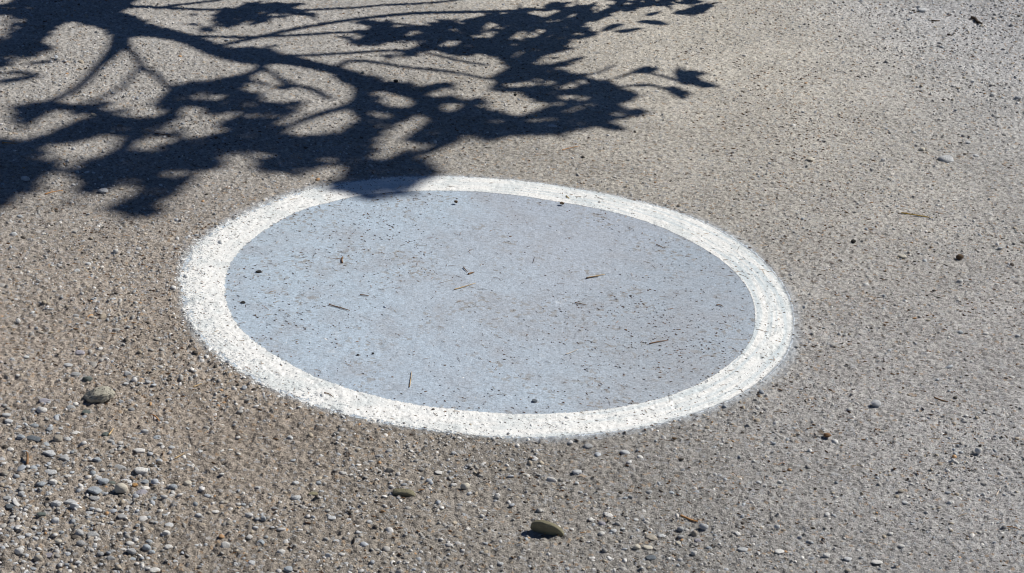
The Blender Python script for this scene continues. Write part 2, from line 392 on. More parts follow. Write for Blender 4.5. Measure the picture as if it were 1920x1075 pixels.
def place_stone(px, py, w, hpx, tone, shapes, label, group=None, cat='pebble', name='pebble', bury=0.45, yaw=None, tilt=(0, 0), idx=None):
    w *= 1.07; hpx *= 1.07; p = at(px, py, 0.004); s = mpp(p); a = w * s / 2; b = a * random.uniform(0.7, 0.9)
    th = math.atan2(CAM_H, math.hypot(p[0], p[1]))
    vis = hpx * s / 2
    b = min(b, vis / math.sin(th) * 0.85)
    c = math.sqrt(max(vis ** 2 - (b * math.sin(th)) ** 2, (0.3 * b) ** 2)) / math.cos(th); c = min(max(c, 0.32 * b), 1.15 * a)
    up = c * (1 - 2 * bury) if bury < 0.5 else c * (1 - 2 * bury)
    p = at(px, py, 0.0015 + up); me = shapes[idx if idx is not None else random.randrange(len(shapes))]
    key = me.name + tone
    mm = bpy.data.meshes.get(key)
    if mm is None:
        mm = me.copy(); mm.name = key; mm.materials.append(SM[tone])
    o = link(name, mm)
    o.location = (p[0], p[1], 0.0015 + up + ground_z(p[0], p[1]) * 0.4)
    o.scale = (a, b, c)
    o.rotation_euler = (tilt[0], tilt[1], math.radians(random.uniform(-18, 18)) if yaw is None else math.radians(yaw))
    tag(o, label, cat, group)
    return o

# stones that can be told apart: px, py, width, height, tone, shape set, bury, label
S = [
 (227,916,24,20,'cream',FINE,.18,'rounded cream pebble sitting high at lower left with a black shadow'),
 (164,711,18,11,'green',FINE,.35,'smooth dark green-grey pebble just behind the porous stone'),
 (78,771,20,14,'white',ANGULAR,.3,'pale wedge-shaped stone left of and below the porous stone'),
 (63,824,27,12,'dark',ANGULAR,.35,'dark slate-blue flat stone at the left edge gravel'),
 (39,821,15,11,'blue',FINE,.3,'blue-grey pebble touching the left of the dark slate stone'),
 (108,825,17,14,'beige',FINE,.22,'round beige pebble right of the dark slate stone'),
 (94,807,13,8,'blue',FINE,.4,'small pale blue pebble above the round beige pebble'),
 (93,851,26,11,'pale',ANGULAR,.35,'flat grey stone below the round beige pebble with dark underside'),
 (142,813,18,7,'white',FINE,.45,'flat whitish pebble up and right of the round beige pebble'),
 (199,816,16,10,'green',FINE,.35,'dark grey-green pebble with a straw bit at its right'),
 (127,825,15,9,'pale',FINE,.45,'pale pebble immediately right of the round beige pebble'),
 (208,832,15,13,'grey',ANGULAR,.5,'grey pebble below the straw bit, flush with the ground'),
 (227,833,12,7,'white',FINE,.4,'small white pebble between the straw bit and the white block pebble'),
 (262,846,19,10,'white',ANGULAR,.35,'white block-like pebble alone above the white irregular stone'),
 (95,887,23,11,'pale',FINE,.35,'pale blue-grey oval pebble below the flat grey stone'),
 (127,893,13,7,'white',FINE,.45,'little white pebble right of the pale blue-grey oval'),
 (164,878,9,7,'white',FINE,.4,'tiny white pebble above the pair of blue-grey pebbles'),
 (174,889,11,10,'blue',FINE,.4,'blue-grey pebble upright above the pair of blue-grey pebbles'),
 (184,899,14,9,'pale',FINE,.45,'pale pebble leaning behind the dark-based blue-grey pebble'),
 (194,903,20,11,'blue',FINE,.25,'blue-grey pebble with dark base left of the cream pebble'),
 (210,906,13,7,'green',FINE,.35,'dark flat pebble between the blue-grey pebble and the cream pebble'),
 (178,921,25,12,'blue',ANGULAR,.25,'angular blue-grey slab tilted up left of the cream pebble'),
 (177,934,20,9,'grey',FINE,.5,'flush grey pebble directly below the angular slab'),
 (264,885,25,14,'white',ANGULAR,.35,'white irregular stone right of the cream pebble and higher'),
 (253,910,11,7,'orange',FINE,.35,'orange pebble right of the cream pebble'),
 (237,905,20,8,'pale',FINE,.4,'pale grey flat pebble right behind the cream pebble'),
 (265,924,22,11,'mauve',FINE,.55,'mauve-grey flush pebble right of the cream pebble'),
 (273,905,13,8,'blue',FINE,.4,'small pale blue pebble right of the orange pebble'),
 (226,877,24,9,'grey',ANGULAR,.5,'flush grey flat stone left of the white irregular stone'),
 (105,944,19,12,'pale',ANGULAR,.22,'pale flat pebble on a black shadow left of the broad flat stone'),
 (131,941,22,11,'pale',ANGULAR,.4,'broad pale flat stone below the angular slab'),
 (140,950,17,14,'pale',ANGULAR,.42,'pale flat stone overlapping the front of the broad flat stone'),
 (18,950,19,9,'dark',FINE,.28,'dark oval pebble near the left edge of the gravel'),
 (40,926,12,9,'pale',FINE,.25,'small pale pebble with dark shadow above the dark oval pebble'),
 (13,934,15,7,'grey',FINE,.4,'grey pebble at the left edge above the dark oval pebble'),
 (77,966,16,9,'green',ANGULAR,.2,'green-grey wedge pebble with a black shadowed front'),
 (103,978,14,15,'pale',ANGULAR,.5,'pale blue flush stone right of the green-grey wedge'),
 (184,957,14,8,'white',FINE,.35,'whitish pebble right of the broad flat stone'),
 (149,999,16,13,'grey',ANGULAR,.3,'grey cone-shaped pebble beside a grey diamond-shaped flat stone'),
 (175,1002,22,11,'grey',ANGULAR,.48,'grey diamond-shaped flat stone right of the cone pebble'),
 (36,1034,17,13,'white',FINE,.25,'round white pebble near the bottom left corner'),
 (72,1047,16,14,'beige',FINE,.35,'round beige-grey pebble right of the round white corner pebble'),
 (109,1016,13,9,'cream',ANGULAR,.3,'small cream wedge pebble above the round beige-grey pebble'),
 (39,1008,15,7,'pale',FINE,.4,'pale pebble above the round white corner pebble'),
 (53,1003,12,7,'pale',FINE,.4,'second pale pebble above the corner, touching the first on its right'),
 (94,1041,19,9,'mauve',FINE,.42,'mauve-grey pebble right of the round beige-grey pebble'),
 (247,1034,20,11,'grey',ANGULAR,.22,'flat grey slab on a black shadow at the bottom left'),
 (275,1028,16,12,'blue',FINE,.4,'blue-grey pebble right of the flat grey slab'),
 (285,1036,12,9,'blue',FINE,.4,'smaller blue-grey pebble in front of the one by the flat slab'),
 (290,1071,20,10,'white',FINE,.3,'white oval pebble at the bottom edge lower left'),
 (316,1026,15,9,'white',FINE,.38,'white pebble right of the flat grey slab'),
 (312,1000,15,11,'white',ANGULAR,.32,'white lumpy pebble with a pointed top at lower left'),
 (317,984,16,9,'pale',FINE,.45,'pale flush pebble just above the white lumpy pebble'),
 (352,907,14,9,'cream',FINE,.25,'cream oval pebble alone left of centre in the gravel'),
 (366,947,9,10,'blue',FINE,.3,'blue-grey upright pebble below the lone cream oval'),
 (404,960,14,7,'white',FINE,.4,'pale white pebble left of the little straw tuft'),
 (372,967,12,9,'pale',FINE,.45,'pale round flush pebble left of the white one by the straw tuft'),
 (420,943,15,9,'beige',ANGULAR,.5,'beige flush chip above the little straw tuft'),
 (431,982,13,10,'beige',FINE,.28,'round beige pebble below the little straw tuft'),
 (494,974,10,13,'blue',ANGULAR,.35,'upright bluish chip right of the round beige pebble'),
 (468,1010,12,9,'white',FINE,.35,'whitish pebble between the beige pebble and the white bottom pebble'),
 (423,1024,16,13,'white',ANGULAR,.25,'bright white pebble standing proud at the bottom left of centre'),
 (527,1036,15,10,'white',FINE,.25,'bright white rounded pebble below centre left with small black shadow'),
 (540,1069,16,10,'blue',FINE,.3,'pale blue pebble at the bottom edge below the white rounded pebble'),
 (471,1058,13,9,'pale',FINE,.3,'pale half-buried pebble left of the pale blue bottom pebble'),
 (490,1019,12,9,'blue',ANGULAR,.4,'blue-grey chip right of the whitish pebble'),
 (615,1044,11,14,'pale',ANGULAR,.45,'pale tall chip right of the white rounded pebble'),
 (587,926,18,7,'olive',FINE,.3,'thin olive-grey pebble left of the dark elongated stone'),
 (555,934,18,11,'pale',FINE,.45,'pale mauve flush pebble left of the thin olive pebble'),
 (734,914,11,8,'white',ANGULAR,.35,'small white chip just behind the dark elongated stone'),
 (732,883,15,12,'beige',ANGULAR,.4,'beige-grey chip up behind the dark elongated stone'),
 (731,846,15,9,'grey',FINE,.4,'grey oval pebble below the bottom left of the ring'),
 (872,913,17,15,'cream',FINE,.2,'cream egg-shaped pebble right of the dark elongated stone'),
 (851,911,12,7,'white',FINE,.4,'small white pebble just left of the cream egg-shaped pebble'),
 (822,887,14,6,'white',FINE,.4,'thin white flake above the cream egg-shaped pebble'),
 (643,888,14,8,'white',FINE,.45,'white flush pebble below the left part of the ring bottom'),
 (622,972,15,7,'pale',FINE,.4,'pale oval pebble left and below the dark elongated stone'),
 (1103,838,16,10,'grey',FINE,.35,'grey pebble just below the bottom of the white ring'),
 (1172,850,18,9,'pale',FINE,.55,'pale flush patch of stone below the ring, right of the grey pebble'),
 (1081,887,17,12,'pale',ANGULAR,.45,'pale angular chip above the large olive-brown stone'),
 (1194,1026,14,11,'cream',FINE,.25,'round cream pebble of a pair at the bottom'),
 (1215,1028,18,8,'cream',FINE,.35,'flat cream pebble touching the right of the round cream one'),
 (1222,1009,20,10,'beige',FINE,.42,'beige pebble above the cream pair'),
 (1240,1006,13,8,'pale',FINE,.5,'pale flush pebble right of the beige pebble above the cream pair'),
 (1220,1046,19,9,'dark',FINE,.3,'dark slate oval pebble below the cream pair'),
 (1271,1020,11,7,'cream',FINE,.4,'small cream pebble right of the cream pair'),
 (1301,1037,12,9,'white',FINE,.25,'white pebble with black shadow right of the dark slate oval'),
 (1141,968,15,8,'white',FINE,.45,'whitish pebble right of the large olive-brown stone'),
 (1109,975,14,7,'white',ANGULAR,.4,'small white sliver stone up right of the large olive-brown stone'),
 (1128,1002,12,8,'white',FINE,.4,'white pebble low right of the large olive-brown stone'),
 (1150,997,12,8,'pale',FINE,.4,'pale pebble second from the large olive-brown stone on its right'),
 (1128,984,14,11,'mauve',ANGULAR,.55,'mauve-grey flush chip right of the large olive-brown stone'),
 (1319,990,17,12,'pale',ANGULAR,.3,'pale blue crescent stone below the brown bark sliver'),
 (1276,993,12,9,'grey',FINE,.3,'grey pebble left of the pale blue crescent stone'),
 (1302,1001,11,12,'beige',FINE,.35,'beige upright pebble below left of the pale blue crescent stone'),
 (1308,1014,13,8,'mauve',FINE,.5,'mauve flush pebble below the pale blue crescent stone'),
 (1393,1030,19,8,'pale',FINE,.4,'long pale pebble at the bottom right of centre'),
 (1462,1034,18,8,'white',FINE,.4,'white flat wedge pebble right of the long pale pebble'),
 (1549,1042,13,8,'white',FINE,.38,'short white pebble right of the white flat wedge'),
 (1590,1047,14,7,'pale',FINE,.4,'pale pebble right of the short white pebble'),
 (1645,1053,20,8,'white',FINE,.38,'long white pebble near the bottom right'),
 (1457,987,10,9,'pale',ANGULAR,.2,'pale chip with a black shadow above the white flat wedge'),
 (1643,757,18,13,'pale',FINE,.32,'domed pale grey pebble right of the ring'),
 (1593,768,11,7,'white',FINE,.45,'small whitish pebble left of and below the domed pebble'),
 (1834,846,13,13,'white',ANGULAR,.3,'white angular chip at the far right'),
 (1520,298,14,7,'cream',FINE,.3,'cream oval pebble alone on the smooth tan ground upper right'),
 (1774,299,27,13,'pale',FINE,.45,'long pale flat pebble at the upper right'),
 (1656,300,9,7,'white',FINE,.3,'small white pebble left of the long pale flat pebble'),
 (1729,280,10,7,'cream',FINE,.4,'small cream pebble just above the long pale flat pebble'),
 (1815,267,11,6,'pale',FINE,.4,'small pale pebble up right of the long pale flat pebble'),
 (1800,481,13,10,'brown',FINE,.25,'brown pebble right of the ring at the right edge'),
 (1692,481,15,7,'cream',FINE,.35,'cream oval pebble left of the brown pebble'),
 (1600,454,9,8,'black',FINE,.25,'black round pebble right of the upper ring'),
 (1728,20,15,8,'pale',FINE,.15,'pale stone over a black shadow at the top right'),
 (742,153,9,5,'black',FINE,.2,'black pebble in the sunny gap between the branch shadows'),
 (966,178,6,5,'black',FINE,.2,'black crumb of stone in a sunlit gap among the leaf shadows'),
 (217,473,10,9,'white',FINE,.15,'white pebble with a black shadow left of the ring'),
 (34,602,9,9,'white',FINE,.15,'white pebble with a black shadow at the left edge below the shadows'),
 (26,441,13,9,'pale',FINE,.5,'pale flush pebble at the left edge under the last leaf shadow'),
 (145,508,11,6,'pale',FINE,.4,'pale blue pebble left of the ring'),
 (193,357,17,8,'pale',FINE,.3,'pale pebble at the lower fringe of the leaf shadow'),
 (48,335,16,9,'pale',ANGULAR,.3,'pale chip lying in the shadow at the left edge'),
 (1036,237,16,5,'pale',FINE,.4,'thin pale flake lying in the leaf shadow above the ring'),
 (1232,172,8,4,'white',FINE,.35,'white speck-like pebble beneath the separate leaf spray shadow'),
 (240,702,13,9,'pale',ANGULAR,.35,'pale blue-grey chip right of the green-grey pebble'),
 (300,690,11,8,'white',ANGULAR,.4,'white chip left of the lower left rim of the ring'),
 (150,663,18,10,'mauve',FINE,.58,'mauve flush pebble up behind the green-grey pebble'),
 (128,685,16,7,'pale',FINE,.4,'pale flat pebble left of the pair behind the porous stone'),
 (143,702,18,8,'grey',FINE,.42,'grey flat pebble touching the upper left of the green-grey pebble'),
 (133,768,17,14,'grey',FINE,.58,'grey flush stone left of and below the porous stone'),
 (162,775,16,8,'green',FINE,.4,'dark green-grey low pebble below the porous stone'),
 (84,752,20,10,'mauve',ANGULAR,.4,'mauve-grey stone behind the pale wedge'),
 (1003,752,10,6,'dark',FINE,.3,'dark pebble lying on the blue disc near its bottom'),
 (485,511,11,5,'black',FINE,.1,'black seed hull lying on the left of the blue disc'),
 (456,568,9,5,'black',FINE,.15,'dark crumb near the left rim of the blue disc'),
 (671,666,5,3,'black',FINE,.15,'left of two dark seeds on the lower left of the disc'),
 (699,663,5,3,'black',FINE,.15,'right of two dark seeds on the lower left of the disc'),
 (855,377,7,5,'brown',ANGULAR,.1,'dark chip on the top of the blue disc'),
 (1054,380,8,5,'brown',ANGULAR,.1,'brown chip on the inner edge of the ring at the top'),
 (1264,823,9,5,'brown',ANGULAR,.1,'reddish brown chip below the ring at lower right'),
 (211,478,1,1,'dark',FINE,.5,None),
]
for s_ in S:
    if s_[7] is None: continue
    nm = 'pebble' if s_[4] != 'black' and 'seed' not in s_[7] else 'pebble'
    cat = 'seed' if 'seed' in s_[7] else ('crumb' if 'crumb' in s_[7] else 'pebble')
    place_stone(s_[0], s_[1], s_[2], s_[3], s_[4], s_[5], s_[7], bury=s_[6], cat=cat, name='seed' if cat == 'seed' else 'pebble')

# three big stones with shapes of their own
def big_stone(name, label, px, py, dims, rot, mat, seed, planes, lift, warp=None, rough=0.15):
    me = rock_mesh(name, seed, 5, rough=rough, planes=planes, depth=0.75)
    if warp:
        for vv in me.vertices: vv.co = warp(vv.co.copy())
    me.materials.append(mat); o = link(name, me)
    p = at(px, py, lift); o.location = tuple(p); o.scale = dims; o.rotation_euler = tuple(math.radians(a) for a in rot)
    return tag(o, label, 'stone')
mm = NT('porous_stone'); v = mm.obj()
vo = mm.voro(v, 5.2); pit = mm.maprange(vo.outputs['Distance'], 0.12, 0.34, 0, 1, True)
k = mm.maprange(mm.noise(v, 7, 3).outputs[0], 0.3, 0.7, 0.8, 1.2); cc = mm.n('ShaderNodeRGB'); cc.outputs[0].default_value = (0.36, 0.345, 0.29, 1)
mm.l(mm.mul(cc.outputs[0], k), mm.p.inputs['Base Color']); mm.p.inputs['Roughness'].default_value = 0.9
mm.l(mm.bump(pit, 0.22, 1.0), mm.p.inputs['Normal'])
def pock(c):
    n = mnoise.noise(c * 5.5); n2 = mnoise.noise(c * 11)
    c = c * (1 + 0.075 * n + 0.05 * n2)
    c.z *= 1 - 0.35 * max(0, -c.x)                         # tapers to the left
    c.x -= 0.12 * c.z
    return c
big_stone('stone', 'porous speckled grey-tan stone lying loose left of the white ring', 186, 741, (.0235, .016, .0112), (0, -14, 12), mm.m, 21, 4, 0.009, pock)
def slab(c):
    for k_, e_ in ((1, .5), (0, .8), (2, .8)): c[k_] = math.copysign(abs(c[k_]) ** e_, c[k_])
    return c
def bean(c):
    c = slab(c); c.z += -0.30 * c.x * c.x + 0.05; c.z -= 0.16 * c.x; return c
big_stone('stone', 'large smooth olive-brown stone standing on edge below the ring', 1028, 993, (.0255, .0046, .0135), (19, 10, -7), SM['olive'], 33, 0, 0.0086, bean, 0.08)
def arch(c):
    c = slab(c); c.z += -0.35 * c.x * c.x + 0.25 * math.sin(c.x * 3.2) * 0.6; return c
big_stone('stone', 'dark elongated brown stone bent in the middle, below the ring', 758, 925, (.0172, .0055, .0068), (24, 3, -5), SM['olive'], 35, 0, 0.0045, arch)

# ------------------------------------------------------------------ more pebbles of about a centimetre: each its own object, as many as read singly
taken = [(s_[0], s_[1], max(s_[2], 8)) for s_ in S] + [(186,741,50),(1028,992,60),(758,925,40)]
ZONES = [('in the gravel left of the ring', [(0,430,330,760)], 22), ('in the coarse gravel at lower left', [(0,760,330,1075)], 85),
         ('in the gravel below the left half of the ring', [(330,790,760,1075)], 40), ('on the asphalt below the right half of the ring', [(760,850,1250,1075)], 18),
         ('on the asphalt at lower right', [(1250,830,1920,1075)], 14), ('on the asphalt at the right edge', [(1600,120,1920,830)], 8)]
TONES = [('pale', 'pale grey', 5), ('grey', 'mid grey', 3), ('white', 'whitish', 2), ('beige', 'beige', 1.2), ('blue', 'bluish grey', 2.4)]
def in_ring(px, py):
    p = at(px, py); t, r, so, si = circle_sdf(np.array([p[0]]), np.array([p[1]])); return so[0] > -0.02
LANDMARKS = [(186,741,'porous stone'),(227,916,'shadowed cream pebble'),(63,824,'dark slate-blue stone'),(164,711,'green-grey pebble'),(262,846,'white block pebble'),
    (178,921,'angular blue-grey slab'),(36,1034,'round white corner pebble'),(247,1034,'flat grey slab'),(423,1024,'bright white proud pebble'),(352,907,'lone cream oval'),
    (131,941,'broad flat pale stone'),(527,1036,'white rounded pebble'),(758,925,'dark elongated stone'),(1028,992,'large olive-brown stone'),(872,913,'cream egg-shaped pebble'),
    (1194,1026,'cream pair of pebbles'),(1285,972,'brown bark sliver'),(1643,757,'domed grey pebble'),(1550,818,'seed husk'),(1774,299,'long pale flat pebble'),
    (1834,846,'white angular chip'),(34,602,'white left edge pebble'),(217,473,'shadowed white pebble'),(1462,1034,'white flat wedge'),(1645,1053,'long white pebble'),
    (444,954,'straw tuft'),(300,690,'white chip'),(78,771,'pale wedge'),(1800,481,'brown pebble'),(471,1058,'half-buried pebble'),(290,786,'orange straw'),(370,725,'tan straw')]
DIRS = ['right of', 'up right of', 'above', 'up left of', 'left of', 'down left of', 'below', 'down right of']
ORD = ['', 'second ', 'third ', 'fourth ', 'fifth ', 'sixth ', 'seventh ', 'eighth ', 'ninth ']
found = []
for zone, rects, n in ZONES:
    made = 0; tries = 0
    while made < n and tries < 4000:
        tries += 1; x0, y0, x1, y1 = rects[0]
        px, py = random.uniform(x0, x1), random.uniform(y0, y1)
        w = 8.5 + random.random() ** 2 * (8.5 if 'lower left' in zone else 4.5)
        if in_ring(px, py) or any(abs(px - a) < (w + c) * 0.55 and abs(py - b) < (w + c) * 0.4 for a, b, c in taken): continue
        tone, word, _ = random.choices(TONES, [t[2] for t in TONES])[0]
        taken.append((px, py, w)); made += 1
        ang_ = random.random() > .7
        lx, ly, ln = min(LANDMARKS, key=lambda t: (t[0] - px) ** 2 + (1.6 * (t[1] - py)) ** 2)
        d_ = DIRS[int(round(math.degrees(math.atan2(-(py - ly) * 1.6, px - lx)) / 45)) % 8]
        size = 'large ' if w > 12.5 else ('small ' if w > 9.6 else 'tiny ')
        found.append([px, py, w, tone, size + ('angular ' if ang_ else 'rounded ') + word, d_, ln, math.hypot(px - lx, py - ly), f'{word} pebbles scattered {zone}', ang_])
found.sort(key=lambda t: t[7]); seen = {}
for px, py, w, tone, look, d_, ln, _, g, ang_ in found:
    k = seen.get((look, d_, ln), 0); seen[(look, d_, ln)] = k + 1
    lab = f'{look} pebble {d_} the {ln}' if k == 0 else f'{ORD[k]}{look} pebble out {d_} the {ln}'
    place_stone(px, py, w, w * random.uniform(0.5, 0.7), tone, ANGULAR if ang_ else SMALL, lab, g, bury=random.uniform(.35, .55))

# ------------------------------------------------------------------ twigs, straws, bark, husk
def plain(name, c, rough=0.8):
    m = NT(name); v = m.obj(); k = m.maprange(m.noise(v, 60, 3).outputs[0], 0.3, 0.7, 0.7, 1.3)
    b = m.n('ShaderNodeRGB'); b.outputs[0].default_value = (*c, 1)
    m.l(m.mul(b.outputs[0], k), m.p.inputs['Base Color']); m.p.inputs['Roughness'].default_value = rough; return m.m
TW = {'brown': plain('brown_twig', (0.20, 0.11, 0.05)), 'straw': plain('dry_straw', (0.50, 0.36, 0.19)), 'yellow': plain('yellow_straw', (0.42, 0.28, 0.05)),
      'dark': plain('dark_twig', (0.06, 0.04, 0.025)), 'orange': plain('orange_straw', (0.50, 0.26, 0.10)), 'pale': plain('pale_straw', (0.60, 0.53, 0.44))}
def smooth_line(P, R, n=6):
    P = np.array(P, float); R = np.array(R, float); out, ro = [], []
    Q = np.vstack([2 * P[0] - P[1], P, 2 * P[-1] - P[-2]])
    for i in range(1, len(Q) - 2):
        for k in range(n):
            t = k / n; a, b, c, d = Q[i - 1], Q[i], Q[i + 1], Q[i + 2]
            out.append(0.5 * (2 * b + (c - a) * t + (2 * a - 5 * b + 4 * c - d) * t * t + (3 * b - a - 3 * c + d) * t ** 3))
            ro.append(R[i - 1] + (R[i] - R[i - 1]) * t)
    out.append(P[-1]); ro.append(R[-1]); return np.array(out), np.array(ro)
def tube(P, R, sides=6):
    V, F = [], []
    n = len(P)
    for i in range(n):
        d = P[min(i + 1, n - 1)] - P[max(i - 1, 0)]; d = d / (np.linalg.norm(d) + 1e-9)
        u = np.cross(d, [0.13, 0.21, 1.0]); u /= np.linalg.norm(u); w = np.cross(d, u)
        for k in range(sides):
            a = 2 * math.pi * k / sides; V.append(P[i] + R[i] * (math.cos(a) * u + math.sin(a) * w))
    for i in range(n - 1):
        for k in range(sides):
            a, b = i * sides + k, i * sides + (k + 1) % sides; F.append((a, b, b + sides, a + sides))
    V = np.array(V); c0, c1 = len(V), len(V) + 1
    V = np.vstack([V, P[0], P[-1]])
    for k in range(sides):
        F.append((c0, (k + 1) % sides, k, k)); F.append((c1, (n - 1) * sides + k, (n - 1) * sides + (k + 1) % sides, (n - 1) * sides + (k + 1) % sides))
    return V, F
def tube_mesh(name, P, R, sides=6):
    V, F = tube(P, R, sides); me = bpy.data.meshes.new(name)
    me.from_pydata([tuple(v_) for v_ in V], [], [tuple(dict.fromkeys(f_)) for f_ in F])
    me.polygons.foreach_set('use_smooth', np.ones(len(me.polygons), bool)); me.update(); return me
def twig(px, wpx, mat, label, cat='twig', lift=0.0022, name=None, arch=0.0):
    pts = []
    for k, (a, b) in enumerate(px):
        p = at(a, b, lift); z = lift + ground_z(p[0], p[1]); pts.append([p[0], p[1], z + (arch if 0 < k < len(px) - 1 else 0)])
    pts = np.array(pts); r = wpx * mpp(pts[0]) / 2 * (0.75 if in_ring(*px[0]) else 0.9); base = pts.mean(0)
    R = [r * (1.15 if k == 0 else 0.95) for k in range(len(pts))]; R[-1] = r * 0.55
    P, RR_ = smooth_line(pts - base, R, 4)
    o = link(name or cat, tube_mesh(name or cat, P, RR_), TW[mat]); o.location = tuple(base)
    return tag(o, label, cat)
twig([(617,572),(621,574),(640,579),(656,584)], 3.0, 'brown', 'brown pine needle on the left middle of the blue disc', 'pine needle', name='pine_needle')
twig([(675,554),(684,555),(692,556)], 2.6, 'brown', 'short brown twig right and above the pine needle on the disc')
twig([(642,492),(641,486),(643,480)], 4.2, 'brown', 'stubby upright brown twig on the upper left of the disc')
twig([(851,542),(866,538),(892,530)], 2.3, 'straw', 'pale straw with a brown end near the middle of the disc', 'straw')
twig([(869,500),(873,505),(877,509)], 2.4, 'brown', 'tiny brown stick above the pale straw on the disc')
twig([(878,513),(884,511),(889,510)], 4.0, 'brown', 'brown bud scale beside the tiny stick on the disc', 'bud scale', name='bud_scale')
twig([(1078,568),(1088,570),(1100,573)], 2.6, 'brown', 'thin brown twig lower centre right of the disc')
twig([(1100,521),(1115,518),(1134,514)], 2.8, 'straw', 'upper straw of a crossed pair on the right of the disc', 'straw')
twig([(1099,522),(1112,519),(1122,519)], 2.6, 'dark', 'dark twig under the straw in the crossed pair')
twig([(1217,646),(1232,643),(1252,640)], 2.8, 'brown', 'brown straw lying on the lower right of the disc', 'straw')
twig([(1231,457),(1238,460),(1246,464)], 2.4, 'brown', 'small brown twig on the upper right of the disc')
twig([(1060,664),(1070,661),(1084,655)], 1.8, 'pale', 'thin curled pale straw right of the disc centre bottom', 'straw')
twig([(768,727),(770,713),(772,698)], 2.2, 'straw', 'upright pale straw at the bottom left of the disc', 'straw')
twig([(1343,574),(1350,574),(1356,577)], 2.8, 'brown', 'short red-brown twig near the right end of the disc')
twig([(608,738),(617,741),(626,747)], 2.6, 'brown', 'brown crumb of twig on the lower left of the white ring')
twig([(1062,364),(1065,367),(1068,369)], 2.6, 'yellow', 'tiny yellow-brown bit on the top of the white ring')
twig([(1690,399),(1715,403),(1735,405),(1749,408)], 2.6, 'yellow', 'long yellow straw on the asphalt right of the ring', 'straw')
twig([(1276,968),(1285,972),(1298,976),(1308,979)], 4.2, 'orange', 'brown bark sliver at the bottom right of centre', 'bark sliver', name='bark_sliver')
twig([(51,875),(52,864),(49,853)], 5.0, 'brown', 'stubby brown stalk standing in the gravel at the left edge', 'stalk', arch=.004, name='stalk')
twig([(204,819),(208,814),(213,808)], 3.2, 'straw', 'straw bit leaning on the dark grey-green pebble', 'straw')
twig([(283,779),(290,784),(300,793)], 3.4, 'orange', 'orange straw in the gravel left of the ring bottom', 'straw')
twig([(362,727),(370,725),(379,722)], 2.8, 'straw', 'tan straw just left of the ring rim at lower left', 'straw')
twig([(444,951),(448,957),(452,951)], 2.2, 'straw', 'little straw tuft bent in a V in the lower left gravel', 'straw')
twig([(4,271),(18,271),(34,270)], 2.2, 'orange', 'orange straw at the left edge in the shadow', 'straw')
twig([(84,363),(98,359),(118,355)], 2.2, 'orange', 'orange straw crossing the shadow fringe at the left', 'straw')
twig([(290,249),(305,252),(320,251)], 2.2, 'dark', 'dark twig in the sunlit strip between leaf shadows at left')
twig([(328,862),(338,857),(346,853)], 2.2, 'straw', 'straw lying by tan grit below the ring at left', 'straw')
twig([(376,909),(381,906)], 3.0, 'straw', 'short tan splinter right of the lone cream oval pebble', 'splinter', name='splinter')
twig([(1752,744),(1765,749),(1778,754)], 3.2, 'brown', 'brown twig on the asphalt right of the domed pebble')
twig([(1868,926),(1872,920),(1876,912)], 2.6, 'pale', 'short pale straw at the lower right edge', 'straw')
twig([(1884,988),(1898,987),(1915,991)], 2.4, 'brown', 'thin brown straw at the bottom right edge', 'straw')
twig([(1820,36),(1828,38),(1833,45),(1841,48)], 6.5, 'dark', 'dark curved piece of bark at the top right', 'bark', lift=.004, name='bark')
twig([(1776,67),(1785,69)], 3.5, 'dark', 'short dark twig left of the curved bark at the top right')
twig([(1747,40),(1755,42),(1762,40)], 3.2, 'dark', 'dark curled twig under the pale stone at the top right')
twig([(1054,281),(1064,277),(1088,272)], 1.6, 'orange', 'thin orange straw above the ring below the leaf shadow', 'straw')
# dry husk: brown scaly seed head with a pale tuft
def husk():
    root = tag(bpy.data.objects.new('seed_husk', None), 'dry brown seed husk with a pale fluffy tuft right of the ring', 'seed husk'); COL.objects.link(root)
    p = at(1550, 817, .003); root.location = tuple(p)
    sh = rock_mesh('hull', 61, 3, rough=.4, planes=5); o = link('hull', sh, TW['brown'], root); o.scale = (.0064, .0042, .0034); o.location = (.001, 0, .001)
    V, F = [], []
    for k in range(46):
        a = math.radians(random.uniform(110, 215)); L = random.uniform(.006, .014); e = random.uniform(.05, .7)
        P = np.array([[-.004, .001, .001], [-.004 + .5 * L * math.cos(a), .001 + .5 * L * math.sin(a), .001 + .5 * L * e], [-.004 + L * math.cos(a), .001 + L * math.sin(a), .0015 + L * e * .6]])
        v_, f_ = tube(P, [.0005, .00045, .0002], 3); n0 = len(V); V += [tuple(x) for x in v_]; F += [tuple(dict.fromkeys(i + n0 for i in t)) for t in f_]
    me = bpy.data.meshes.new('tuft'); me.from_pydata(V, [], F); link('tuft', me, TW['pale'], root)
husk()

# ------------------------------------------------------------------ grit, gravel and crumbs: uncountable loose stuff, instanced by geometry nodes
GR = NT('loose_grains'); ta = GR.attr('tone', 'INSTANCER').outputs['Color']
v = GR.obj(); k = GR.maprange(GR.noise(v, 1.7, 3).outputs[0], 0.3, 0.7, 0.82, 1.18)
GR.l(GR.mul(ta, k), GR.p.inputs['Base Color']); GR.p.inputs['Roughness'].default_value = 0.75; GR.p.inputs['Specular IOR Level'].default_value = 0.3
def grain_collection(name, shapes):
    c = bpy.data.collections.new(name)
    for k, me in enumerate(shapes):
        me.materials.append(GR.m); o = bpy.data.objects.new('grain', me); c.objects.link(o)
    return c
def needle_shape(seed):
    r = random.Random(seed); P, R = smooth_line([[-1, r.uniform(-.1, .1), 0], [0, r.uniform(-.12, .12), .02], [1, 0, 0]], [.05, .06, .03], 3)
    me = tube_mesh('needle_shape', P, R, 5); return me
GRAINS = grain_collection('grain_shapes', [rock_mesh('grain_shape', 300 + k, 1 if k % 2 else 2, rough=.3, planes=6, depth=.95) for k in range(8)])
